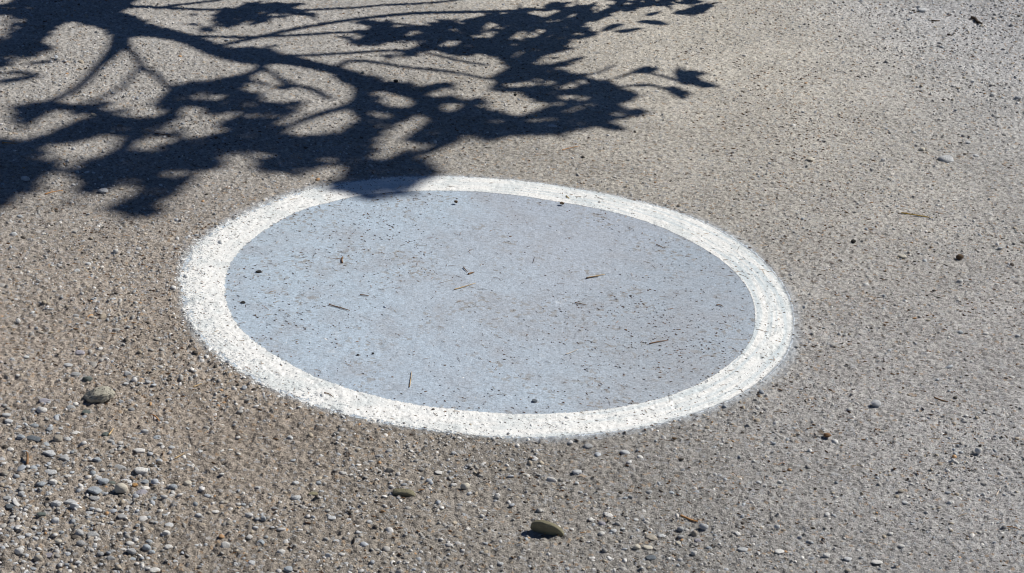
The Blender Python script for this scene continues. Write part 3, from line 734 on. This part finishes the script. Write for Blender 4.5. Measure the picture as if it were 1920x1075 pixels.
NEEDLES = grain_collection('needle_shapes', [needle_shape(80 + k) for k in range(5)])
def scatter(name, label, P, rot, scl, tone, coll):
    me = bpy.data.meshes.new(name); me.vertices.add(len(P)); me.vertices.foreach_set('co', np.ascontiguousarray(P, np.float32).ravel())
    vattr(me, 'rot', rot, 'FLOAT_VECTOR'); vattr(me, 'scl', scl, 'FLOAT_VECTOR'); vattr(me, 'tone', np.c_[tone, np.ones(len(P))], 'FLOAT_COLOR')
    vattr(me, 'pick', rng.integers(0, 1000, len(P)), 'INT')
    o = tag(link(name, me, GR.m), label, kind='stuff')
    ng = bpy.data.node_groups.new(name, 'GeometryNodeTree')
    ng.interface.new_socket('Geometry', in_out='INPUT', socket_type='NodeSocketGeometry'); ng.interface.new_socket('Geometry', in_out='OUTPUT', socket_type='NodeSocketGeometry')
    N = ng.nodes; gi, go = N.new('NodeGroupInput'), N.new('NodeGroupOutput'); ip = N.new('GeometryNodeInstanceOnPoints'); ci = N.new('GeometryNodeCollectionInfo')
    ci.inputs['Collection'].default_value = coll; ci.inputs['Separate Children'].default_value = True; ci.inputs['Reset Children'].default_value = True
    def na(n_, t_):
        x = N.new('GeometryNodeInputNamedAttribute'); x.data_type = t_; x.inputs[0].default_value = n_; return x.outputs[0]
    L = ng.links.new
    L(gi.outputs[0], ip.inputs['Points']); L(ci.outputs[0], ip.inputs['Instance']); ip.inputs['Pick Instance'].default_value = True
    L(na('pick', 'INT'), ip.inputs['Instance Index']); L(na('rot', 'FLOAT_VECTOR'), ip.inputs['Rotation']); L(na('scl', 'FLOAT_VECTOR'), ip.inputs['Scale'])
    L(ip.outputs[0], go.inputs[0])
    md = o.modifiers.new('scatter', 'NODES'); md.node_group = ng
    return o
def sample(n):
    y = np.sqrt(rng.uniform(2.45 ** 2, 5.75 ** 2, n)); return rng.uniform(-1, 1, n) * (0.255 * y + 0.07), y
PAL = np.array([[.33,.325,.315],[.54,.54,.54],[.40,.35,.28],[.09,.08,.07],[.38,.41,.45],[.45,.28,.15],[.66,.65,.63]])
def tones(n, w): return PAL[rng.choice(len(PAL), n, p=np.array(w) / np.sum(w))] * rng.uniform(.8, 1.2, (n, 1))
# grit
x, y = sample(130000); K = field(COARSE, x, y, .28)[:, 0]; t_, r_, so, si = circle_sdf(x, y)
clump = np.clip(0.7 + 1.3 * fbm(x * 5, y * 5, 91, 3), 0.15, 1.6)
on = so > 0
keep = rng.random(len(x)) < (0.18 + 0.85 * K) * clump * np.where(si < 0, 0.16, np.where(on, 0.5, 1)); x, y, K, so, si, on, t2 = (a[keep] for a in (x, y, K, so, si, on, t_))
n = len(x); s = rng.lognormal(0, .38, n) * (0.00105 + 0.0012 * K); tn = tones(n, [5, 3, 2, 1.1, 2, .2, .8])
white = on & (si > 0); blue = on & (si <= 0); cov = rng.random(n) < .88
tn[white & cov] = [.74, .75, .74]; bl = blue & cov; tn[bl] = np.array([.39, .45, .55]) * rng.uniform(.85, 1.1, (bl.sum(), 1))
z = ground_h(x[None, :], y[None, :])[0]
tn[blue & (rng.random(n) < .12)] = [.72, .74, .76]; fl = np.clip((so + .03) / .03, 0, 1) * (so < 0) * (0.5 - 0.5 * np.cos(t2 - .35)) ** 2 * .55
tn[rng.random(n) < fl] = [.76, .76, .75]
s = np.where(blue, s * .7, s); sc3 = np.stack([s * rng.uniform(.9, 1.5, n), s * rng.uniform(.8, 1.2, n), s * rng.uniform(.5, .9, n) * np.where(blue, .6, 1)], 1)
rot = np.stack([rng.normal(0, .3, n), rng.normal(0, .3, n), rng.uniform(0, 6.28, n)], 1)
scatter('grit', 'fine stone grit set in the worn asphalt and paint', np.stack([x, y, z + sc3[:, 2] * rng.uniform(-.35, .35, n)], 1), rot, sc3, tn, GRAINS)
# gravel
x, y = sample(26000); K = field(COARSE, x, y, .28)[:, 0]; t_, r_, so, si = circle_sdf(x, y)
clump = np.clip(0.7 + 1.6 * fbm(x * 4, y * 4, 95, 3), 0.1, 1.7)
keep = (rng.random(len(x)) < 0.68 * K ** 2.3 * clump) & (so < -0.004); x, y, K = x[keep], y[keep], K[keep]
n = len(x); s = rng.lognormal(0, .25, n) * (0.0024 + 0.0012 * K); z = ground_h(x[None, :], y[None, :])[0]
sc3 = np.stack([s * rng.uniform(1, 1.6, n), s * rng.uniform(.8, 1.1, n), s * rng.uniform(.45, .85, n)], 1)
rot = np.stack([rng.normal(0, .25, n), rng.normal(0, .25, n), rng.uniform(0, 6.28, n)], 1)
scatter('gravel', 'fine pale and grey gravel bedded in the asphalt', np.stack([x, y, z + sc3[:, 2] * rng.uniform(-.2, .45, n)], 1), rot, sc3,
        tones(n, [3.5, 5, 1.4, .5, 4, .15, 2]), GRAINS)
# dark crumbs of leaf litter and soil
x, y = sample(78000); t_, r_, so, si = circle_sdf(x, y)
clump = np.clip(0.45 + 2.2 * fbm(x * 3.5, y * 3.5, 97, 3), 0.1, 1.6); keep = rng.random(len(x)) < np.where(so > 0, .46, .19) * np.maximum(clump, np.where(so > 0, .16, 0)); x, y, so = x[keep], y[keep], so[keep]
n = len(x); s = np.minimum(rng.lognormal(0, .36, n) * np.where(so > 0, .00058, .00085), np.where(so > 0, .00095, .0014)); z = ground_h(x[None, :], y[None, :])[0] + .0011
sc3 = np.stack([s * rng.uniform(1, 3.4, n), s * .9, s * rng.uniform(.5, .9, n)], 1)
rot = np.stack([0 * x, 0 * x, rng.normal(-.45, .5, n)], 1)
base = np.array([[.11, .066, .04], [.19, .11, .06], [.075, .06, .048], [.27, .16, .085]])[rng.choice(4, n, p=[.4, .3, .2, .1])]
scatter('litter_crumbs', 'dark crumbs of soil and leaf litter strewn over asphalt and paint', np.stack([x, y, z], 1), rot, sc3, base, GRAINS)
# needle fragments
x, y = sample(2600); K = field(COARSE, x, y, .28)[:, 0]; n = len(x); z = ground_h(x[None, :], y[None, :])[0] + .0016
L_ = rng.lognormal(0, .4, n) * .0042; sc3 = np.stack([L_, L_ * 0 + .006, L_ * 0 + .006], 1)
rot = np.stack([0 * x, 0 * x, rng.normal(-.35, .8, n)], 1)
base = np.array([[.20, .11, .05], [.42, .29, .15], [.08, .05, .03], [.45, .24, .1]])[rng.choice(4, n, p=[.4, .25, .2, .15])]
scatter('needle_litter', 'fragments of dry needles and straw strewn about', np.stack([x, y, z], 1), rot, sc3, base, NEEDLES)

# ------------------------------------------------------------------ the tree beyond the top of the frame, whose limbs shade the ground
BARK = plain('tree_bark', (0.11, 0.085, 0.065), 0.9)
LEAF = NT('green_leaf'); v = LEAF.obj(); k = LEAF.maprange(LEAF.noise(v, 9, 3).outputs[0], 0.3, 0.7, 0.65, 1.35); b = LEAF.n('ShaderNodeRGB')
b.outputs[0].default_value = (0.045, 0.085, 0.025, 1); LEAF.l(LEAF.mul(b.outputs[0], k), LEAF.p.inputs['Base Color']); LEAF.p.inputs['Roughness'].default_value = 0.5
def limb_z(px, py):
    px, py = np.asarray(px, float), np.asarray(py, float)
    return 0.55 + np.maximum(py, -20) * 0.0046 + np.clip(1 - px / 1300, 0, 1.1) * 0.6
def lift(px, py, z):
    p = at(px, py); return p + TO_SUN * (np.asarray(z) / TO_SUN[2])[..., None]
tree_base = np.array([-0.45, 6.75, 0.0])
tree = tag(bpy.data.objects.new('tree', None), 'leafy tree beyond the top of the view whose branches cast the shadow', 'tree'); COL.objects.link(tree)
tree.location = tuple(tree_base)
BR = [  # shadow centre lines in the photo with their widths: (px, py, width)
 [(60,-60,34),(110,-22,34),(160,12,36),(212,48,30),(258,58,22),(300,66,21),(358,82,20),(398,101,20),(437,111,20),(476,117,17),(515,116,16),(554,121,15),(593,129,15),(632,137,15),(660,146,16),(700,158,15),(740,172,13),(790,184,10),(850,192,7),(905,190,4)],
 [(398,96,5),(417,89,5),(450,81,5),(495,71,5),(554,57,5),(610,46,4.8),(660,37.5,4.6),(717,31,4.4),(776,26,4.4),(854,23,4.2),(960,20.5,4),(1040,17,3),(1110,10,2.5)],
 [(330,72,5),(358,72,4.2),(398,73,3.8),(456,74,3.8),(495,73,3.8),(554,70,3.8),(612,65,3.6),(660,62.5,3.4),(737,57,3.2),(795,52,3),(850,44,2.5)],
 [(500,111,6),(520,109,4),(573,108,3.8),(632,104,3.8),(660,102,3.6),(717,97,3.4),(776,96,3)],
 [(200,20,6),(250,13,5),(300,15,4.6),(358,18.5,4),(417,20.5,3.8),(490,22,3.2),(562,20.5,3),(610,17.5,3),(660,14.6,3),(717,10,3),(776,8,3),(834,3,2.6),(880,-4,2)],
 [(300,15,4),(339,9,3.4),(398,2,3),(430,-3,2.5)],
 [(225,62,30),(222,76,32),(214,94,24),(200,111,17),(182,128,12),(156,156,11),(125,178,9),(94,191,7),(59,203,6)],
 [(228,72,14),(237,96,9),(250,112,9),(260,129,9),(248,141,6),(228,164,5),(195,182,4),(166,191,4)],
 [(260,129,8),(273,136,7),(293,147,7),(312,163,6),(345,172,5)],
 [(140,5,30),(98,22,30),(68,48,28),(32,76,24),(0,98,20),(-40,120,12)],
 [(500,118,12),(488,126,12),(476,139,10),(452,147,7),(425,153,6),(385,160,5)],
 [(628,136,10),(640,122,6),(660,117,4),(698,119,3.6),(756,127,3.6),(815,133,3.6),(873,141,3.4),(912,150,3)],
 [(800,100,3),(821,105,3),(873,117,3),(912,123,2.6)],
 [(672,160,16),(665,188,13),(640,203,10),(599,215,9),(560,229,8),(530,243,6),(480,258,5),(420,270,4)],
 [(676,165,22),(682,200,20),(676,240,18),(668,270,12),(690,300,7),(715,330,4)],
 [(790,184,10),(830,212,9),(880,225,8),(940,222,7),(1000,222,6),(1060,215,5),(1120,205,4),(1180,212,3)],
 [(930,160,4),(985,140,4),(1020,125,3)],
 [(1000,185,6),(1010,165,5),(1020,140,4)],
 [(1097,142,2.5),(1122,138,2.5),(1149,124,2.2)],
 [(1060,190,2.6),(1130,172,2.4),(1180,163,2.6),(1224,163,2.6),(1250,171,2.6)],
 [(1150,150,2.2),(1190,138,2.6),(1222,141,2.8),(1263,152,3)],
 [(480,128,6),(510,145,6),(535,163,6),(578,170,7),(617,188,6)],
]
def limb_pts(br):
    a = np.array(br, float); z = limb_z(a[:, 0], a[:, 1]); P = lift(a[:, 0], a[:, 1], z); R = []
    for k in range(len(a)):
        d = a[min(k + 1, len(a) - 1), :2] - a[max(k - 1, 0), :2]; d /= np.linalg.norm(d); nn = np.array([-d[1], d[0]]) * a[k, 2] / 2
        g = at(np.array([a[k, 0] + nn[0], a[k, 0] - nn[0], a[k, 0] + d[0], a[k, 0] - d[0]]), np.array([a[k, 1] + nn[1], a[k, 1] - nn[1], a[k, 1] + d[1], a[k, 1] - d[1]]))[:, :2]
        e = g[0] - g[1]; t = (g[2] - g[3]) / np.linalg.norm(g[2] - g[3]); W = abs(e[0] * t[1] - e[1] * t[0])
        sxy = TO_SUN[:2] / TO_SUN[2]; st = math.sqrt(1 + (t[0] * sxy[1] - t[1] * sxy[0]) ** 2)
        R.append(W / st / 2)
    return P, np.array(R) * 1.22 + 0.0012 * z
first = None
for br in BR:
    P, R = limb_pts(br)
    if first is None:
        first = (P[0], R[0]); 
    Ps, Rs = smooth_line(P - tree_base, R, 5)
    link('branch', tube_mesh('branch', Ps, Rs, 8), BARK, tree)
fork = first[0] - tree_base
P, R = smooth_line([[0, 0, -.1], [.02, -.03, .12], fork * .45 + np.array([.05, .05, .12]), fork], [.085, .07, .05, first[1]], 6)
link('trunk', tube_mesh('trunk', P, R, 10), BARK, tree)
stems = [[[.02, -.03, .1], [.08, .12, .6], [.2, .3, 1.3], [.3, .55, 2.1], [.34, .7, 2.9]], [[.05, .05, .45], [.3, .3, 1.0], [.6, .6, 1.7], [.75, .8, 2.4]],
         [[.06, .1, .5], [-.05, .45, 1.2], [-.15, .8, 2.0], [-.1, 1.0, 2.6]]]
for st in stems:
    P, R = smooth_line(st, np.linspace(.055, .01, len(st)), 6); link('branch', tube_mesh('branch', P, R, 8), BARK, tree)

# leaf masses of the shadow, in photo pixels
MASS = [
 [(0,14),(30,8),(40,-12),(240,-12),(245,8),(210,10),(235,22),(232,35),(250,42),(300,60),(300,72),(235,66),(205,65),(180,45),(135,38),(112,41),(64,74),(80,88),(92,95),(60,108),(20,115),(0,128),(-60,130),(-60,80),(20,74),(57,37),(45,28),(0,26),(-60,20)],
 [(374,60.5),(401,45),(409,29),(421,20),(456,10),(519,7),(507,14),(569,9),(552,18),(589,34),(560,24),(544,29),(485,36),(448,41),(429,53),(398,59)],
 [(417,98),(470,101),(514,94),(512,112),(440,112)],
 [(317,167),(364,163),(407,154),(462,148),(458,159),(503,165),(482,178),(467,199),(433,203),(407,216),(386,212),(364,197),(300,203),(290,196),(313,186)],
 [(342,217),(257,219),(225,209),(267,204),(193,213),(150,228),(107,243),(81,258),(43,271),(36,281),(75,277),(107,268),(137,268),(171,253),(214,247),(231,260),(252,268),(267,258),(278,236),(317,228)],
 [(402,256),(353,264),(299,275),(257,286),(214,279),(193,294),(145,303),(154,311),(182,315),(128,324),(139,333),(163,339),(141,354),(158,365),(182,358),(214,343),(278,345),(310,328),(278,320),(321,315),(402,313),(420,310),(420,283),(470,275),(525,272),(514,253),(535,244),(535,236),(505,225),(546,212),(567,193),(514,201),(492,199),(471,203),(437,225),(411,236),(439,244)],
 [(525,268),(567,255),(621,253),(659,242),(664,221),(672,176),(661,159),(624,146),(701,150),(731,156),(774,161),(791,174),(844,159),(842,167),(819,180),(877,191),(913,184),(911,193),(941,206),(936,215),(965,228),(1003,210),(1040,197),(1003,187),(990,172),(913,167),(939,159),(921,149),(960,130),(939,113),(1034,110),(1072,115),(1060,126),(1044,141),(1090,144),(1060,154),(1024,162),(1024,180),(1060,172),(1101,164),(1134,154),(1126,164),(1155,162),(1137,173),(1203,180),(1167,192),(1165,208),(1219,209),(1157,221),(1124,231),(1178,241),(1150,239),(1111,233),(1080,246),(1060,259),(1039,246),(1008,249),(965,251),(931,259),(906,259),(880,249),(850,262),(827,276),(791,283),(806,304),(827,321),(800,330),(774,332),(700,332),(642,330),(664,298),(632,300),(589,315),(557,325),(520,315),(482,313),(514,289),(535,274)],
 [(642,330),(700,328),(785,328),(785,340),(774,353),(727,362),(705,371),(680,366),(667,355),(640,352),(620,347)],
 [(643,64),(678,62),(717,57),(756,55),(795,51),(856,39),(846,49),(873,49),(905,31),(960,29),(960,22),(1006,14),(1051,9),(1120,14),(1092,25),(1138,28),(1081,34),(1108,42),(1078,50),(1120,66),(1069,68),(1047,75),(1074,89),(1017,100),(960,100),(922,103),(883,102),(834,96),(805,92),(776,92),(776,102),(725,111),(720,104),(745,97),(727,88),(664,82),(688,74),(639,74)],
 [(1115,2),(1130,-10),(1236,-10),(1233,9),(1211,18),(1165,18),(1138,15)],
 [(1254,2),(1280,2),(1318,7),(1297,14),(1338,14),(1311,20),(1302,30),(1279,25),(1254,18),(1243,9)],
 [(0,300),(30,300),(90,303),(115,310),(75,340),(70,358),(25,362),(0,375),(-60,375),(-60,300)],
 [(-50,262),(40,268),(62,284),(20,298),(-50,300)],
 [(0,371),(25,371),(0,388),(-50,392),(-50,372)],
 [(20,207),(60,200),(100,200),(85,215),(60,225),(45,240),(25,245),(30,225)],
 [(115,207),(140,195),(205,193),(185,205),(150,210)],
 [(361,324),(345,342),(332,362),(300,372),(290,380),(310,395),(290,402),(255,403),(215,395),(200,390),(225,380),(250,370),(250,362),(290,345),(320,338)],
]
GAPS = [
 [(351,178),(398,176),(390,188),(360,190)],[(420,276),(492,275),(470,296),(425,300)],[(589,270),(632,266),(628,276),(595,280)],
 [(714,251),(752,236),(774,225),(817,229),(823,233),(785,242),(763,259),(821,263),(785,278),(752,278),(731,295),(693,291),(714,280),(699,274),(714,265),(710,257)],
 [(697,203),(731,206),(733,215),(722,235),(705,235),(695,220)],[(740,178),(752,176),(772,186),(755,194),(742,190)],[(806,205),(850,198),(863,203),(845,212),(815,215)],
 [(1047,178),(1080,174),(1105,185),(1095,192),(1060,188)],[(1013,200),(1044,199),(1044,208),(1015,209)],[(1065,218),(1095,209),(1095,216),(1065,225)],
 [(957,122),(985,119),(985,126),(960,128)],[(735,62),(766,61),(764,67),(738,67)],[(817,56),(873,54),(880,58),(825,61)],[(800,88),(815,80),(838,75),(828,86),(808,91)],
 [(995,65),(1020,57),(1032,59),(1015,68),(1000,69)],[(1012,36),(1040,32),(1038,40),(1014,41)],[(925,150),(955,147),(960,153),(930,156)],[(916,243),(940,240),(945,247),(920,249)],
 [(940,68),(975,62),(980,67),(950,73)],[(215,322),(250,312),(280,318),(240,324)],
]
LEAVES = [  # single leaves at the fringes: base, tip, width in px
 (456,51,513,40,9),(344,48,380,51,5),(350,31,374,28,4),(1254,48,1188,42,9),(1124,59,1172,46,11),(1147,60,1208,54,8),(1206,30,1240,23,7),
 (1236,133,1176,139,14),(1268,152,1274,126,22),(1264,148,1328,140,14),(1266,152,1324,156,18),(1283,155,1352,163,14),(1224,162,1186,164,7),(1245,168,1292,187,19),(1262,172,1303,180,8),(1260,144,1300,146,12),
 (39,127,115,117,7),(-10,145,74,143,8),(856,39,800,54,7),(1120,66,1060,64,7),(1074,89,1010,92,9),(1090,144,1040,150,8),(1219,209,1160,213,12),(1203,180,1140,180,13),(1178,241,1120,232,9),
 (844,159,800,176,7),(913,184,860,194,9),(569,9,505,18,8),(519,7,460,13,8),(827,276,780,284,10),(567,193,515,203,9),(546,205,500,222,11),(361,324,300,352,14),(1134,154,1100,168,7),(1155,162,1110,172,8),
 (725,111,745,100,9),(652,42,700,50,3),(730,45,800,52,4),(320,305,348,245,10),(330,235,340,262,14),(1318,6,1262,8,9),(1338,13,1285,22,8),(1020,130,1072,115,12),(640,352,700,345,10)]

def inside(poly, x, y):
    poly = np.array(poly, float); c = np.zeros(x.shape, bool); j = len(poly) - 1
    for i in range(len(poly)):
        xi, yi, xj, yj = *poly[i], *poly[j]
        c ^= ((yi > y) != (yj > y)) & (x < (xj - xi) * (y - yi) / (yj - yi + 1e-12) + xi); j = i
    return c
gx, gy = np.meshgrid(np.arange(-60, 1360, 2.0), np.arange(-12, 412, 2.0))
mask = np.zeros(gx.shape, bool)
for pl in MASS: mask |= inside(pl, gx, gy)
for pl in GAPS:
    pl = np.array(pl, float); mask &= ~inside(pl.mean(0) + (pl - pl.mean(0)) * 1.22, gx, gy)
for _ in range(2):                                          # penumbra eats the rim, so the leaf mass reaches a little further
    e = mask.copy(); e[1:] |= mask[:-1]; e[:-1] |= mask[1:]; e[:, 1:] |= mask[:, :-1]; e[:, :-1] |= mask[:, 1:]; e[:, 2:] |= mask[:, :-2]; e[:, :-2] |= mask[:, 2:]; mask = e
cand = np.argwhere(mask)
for _ in range(380):                                        # chinks of light between the leaves
    i, j = cand[random.randrange(len(cand))]; a = math.radians(random.gauss(-8, 12)); L, W = random.uniform(8, 24), random.uniform(2.4, 6)
    if gx[i, j] < 240 and gy[i, j] < 75: continue
    if gy[i, j] > 225:
        if random.random() < .45 and gx[i, j] < 860: continue
        L, W = L * .75, W * .8
    dx, dy = gx - gx[i, j], gy - gy[i, j]; u_, v_ = dx * math.cos(a) + dy * math.sin(a), -dx * math.sin(a) + dy * math.cos(a)
    mask &= ~((u_ / L) ** 2 + (v_ / W) ** 2 < 1)
cover = np.zeros(gx.shape, bool)
LT = np.array([0, .1, .25, .42, .6, .78, .92, 1.0]); LW = np.array([.06, .45, .85, 1.0, .92, .62, .25, .02])
CV, CF = [], []
def add_leaf(x0, y0, x1, y1, w):
    d = np.array([x1 - x0, y1 - y0], float); L = np.linalg.norm(d); d /= L; nn = np.array([-d[1], d[0]])
    bend = random.uniform(-.06, .06) * L
    pc = np.array([x0, y0]) + LT[:, None] * L * d + (np.sin(LT * math.pi) * bend)[:, None] * nn
    l_, r_ = pc + nn * (LW * w / 2)[:, None], pc - nn * (LW * w / 2)[:, None]
    z0 = float(limb_z(x0, y0)) + random.uniform(-.05, .07); dz = random.uniform(-.03, .03) * L / 60
    k0 = len(CV)
    for k in range(len(LT)):
        zc = z0 + dz * LT[k]; cup = random.uniform(.002, .006) * LW[k]
        for q_, zz in ((l_[k], zc + cup), (pc[k], zc), (r_[k], zc + cup)):
            CV.append(tuple(lift(q_[0], q_[1], zz) - tree_base))
    for k in range(len(LT) - 1):
        a = k0 + 3 * k; CF.append((a, a + 1, a + 4, a + 3)); CF.append((a + 1, a + 2, a + 5, a + 4))
    poly = np.vstack([l_, r_[::-1]]); lo, hi = poly.min(0), poly.max(0)
    i0, i1 = int((lo[1] + 12) // 2), int((hi[1] + 12) // 2) + 2; j0, j1 = int((lo[0] + 60) // 2), int((hi[0] + 60) // 2) + 2
    i0, j0 = max(i0, 0), max(j0, 0); return poly, (slice(i0, max(i1, i0 + 1)), slice(j0, max(j1, j0 + 1)))
bm_ = mask & ~(np.roll(mask, 3, 0) & np.roll(mask, -3, 0) & np.roll(mask, 4, 1) & np.roll(mask, -4, 1))
rim = np.argwhere(bm_[4:-4, 5:-5]) + [4, 5]
for _ in range(420):                                        # leaf tips standing out of the mass
    i, j = rim[random.randrange(len(rim))]; x_, y_ = gx[i, j], gy[i, j]
    if (x_ < 320 and y_ < 80) or y_ > 345: continue
    w_ = mask[i - 4:i + 5, j - 5:j + 6]; cyy, cxx = np.argwhere(w_).mean(0) - [4, 5]; o_ = np.array([-cxx, -cyy]); o_ /= np.linalg.norm(o_) + 1e-6
    d_ = np.array([o_[0] * 1.6 + random.gauss(.25, .5), o_[1] * .5 + random.gauss(0, .18)]); d_ /= np.linalg.norm(d_); L = random.uniform(16, 34)
    LEAVES.append((x_ - d_[0] * L * .45, y_ - d_[1] * L * .45, x_ + d_[0] * L * .55, y_ + d_[1] * L * .55, random.uniform(4, 6.5)))
LEAVES += [(1262,150,1300,158,11),(1275,136,1312,150,11),(1180,140,1215,132,8),(1262,176,1284,188,10),(1300,158,1335,164,9)]
for lf_ in LEAVES:
    poly, sl = add_leaf(*lf_); cover[sl] |= inside(poly, gx[sl], gy[sl])
for L0, L1, fit, tries in ((48, 84, .68, 4200), (30, 55, .68, 6000), (18, 32, .62, 4000)):
    for _ in range(tries):
        rem = np.argwhere(mask & ~cover) if _ % 25 == 0 else rem
        if len(rem) < 520: break
        i, j = rem[random.randrange(len(rem))]
        if cover[i, j]: continue
        cx_, cy_ = gx[i, j], gy[i, j]; L = random.uniform(L0, L1); a = math.radians(random.gauss(-9, 19)); w = L * random.uniform(.12, .19)
        sgn = random.choice((1, 1, -1)); dx, dy = math.cos(a) * L / 2 * sgn, math.sin(a) * L / 2 * sgn
        tt = np.linspace(-.92, .92, 9); ww = np.sqrt(np.maximum(0, 1 - tt ** 2)) * w / 2
        qx = np.r_[cx_ + tt * dx, cx_ + tt * dx - ww * math.sin(a), cx_ + tt * dx + ww * math.sin(a)]; qy = np.r_[cy_ + tt * dy, cy_ + tt * dy + ww * math.cos(a), cy_ + tt * dy - ww * math.cos(a)]
        qi, qj = ((qy + 12) / 2).round().astype(int), ((qx + 60) / 2).round().astype(int)
        okb = (qi >= 0) & (qi < mask.shape[0]) & (qj >= 0) & (qj < mask.shape[1]); val = np.ones(len(qi)); val[okb] = mask[qi[okb], qj[okb]]
        if val.mean() < fit: continue
        poly, sl = add_leaf(cx_ - dx, cy_ - dy, cx_ + dx, cy_ + dy, w); cover[sl] |= inside(poly, gx[sl], gy[sl])
for (x0, y0, x1, y1), nl in (((0,280,150,385),16),((240,228,330,268),5),((420,270,500,305),7),((470,300,560,322),5),((330,235,350,262),2),((200,385,310,405),5),
                            ((20,195,215,212),6),((500,150,560,170),2),((640,40,760,58),4),((0,150,60,175),2),((700,340,780,362),3),((930,100,1080,190),6),((0,30,60,75),6)):
    for _ in range(nl):
        cx_, cy_ = random.uniform(x0, x1), random.uniform(y0, y1); L = random.uniform(34, 70); a = math.radians(random.gauss(-10, 16)); dx, dy = math.cos(a) * L / 2, math.sin(a) * L / 2
        add_leaf(cx_ - dx, cy_ - dy, cx_ + dx, cy_ + dy, L * random.uniform(.13, .2))
print('leaf cover', (mask & cover).sum() / mask.sum(), len(CF) // 14)
# the rest of the crown, above and behind
for _ in range(2600):
    while True:
        u = np.array([random.uniform(-1, 1) for _k in range(3)])
        if .25 < np.dot(u, u) < 1: break
    c = np.array([.45, .75, 2.5]) + u * np.array([.8, .75, .85]); d = np.array([random.gauss(0, 1), random.gauss(0, 1), random.gauss(-.3, .5)]); d /= np.linalg.norm(d)
    n_ = np.cross(d, [random.gauss(0, .4), random.gauss(0, .4), 1]); n_ /= np.linalg.norm(n_); L = random.uniform(.06, .1); W = L * .3; k0 = len(CV)
    for t_, w_ in ((0, .1), (.35, 1), (.7, .8), (1, .05)):
        for s_ in (-1, 1): CV.append(tuple(c + d * L * t_ + n_ * s_ * W / 2 * w_))
    for k in range(3): CF.append((k0 + 2 * k, k0 + 2 * k + 1, k0 + 2 * k + 3, k0 + 2 * k + 2))
cme = bpy.data.meshes.new('crown'); cme.from_pydata(CV, [], CF); cme.update()
crown = link('crown', cme, LEAF.m, tree); crown['kind'] = 'stuff'
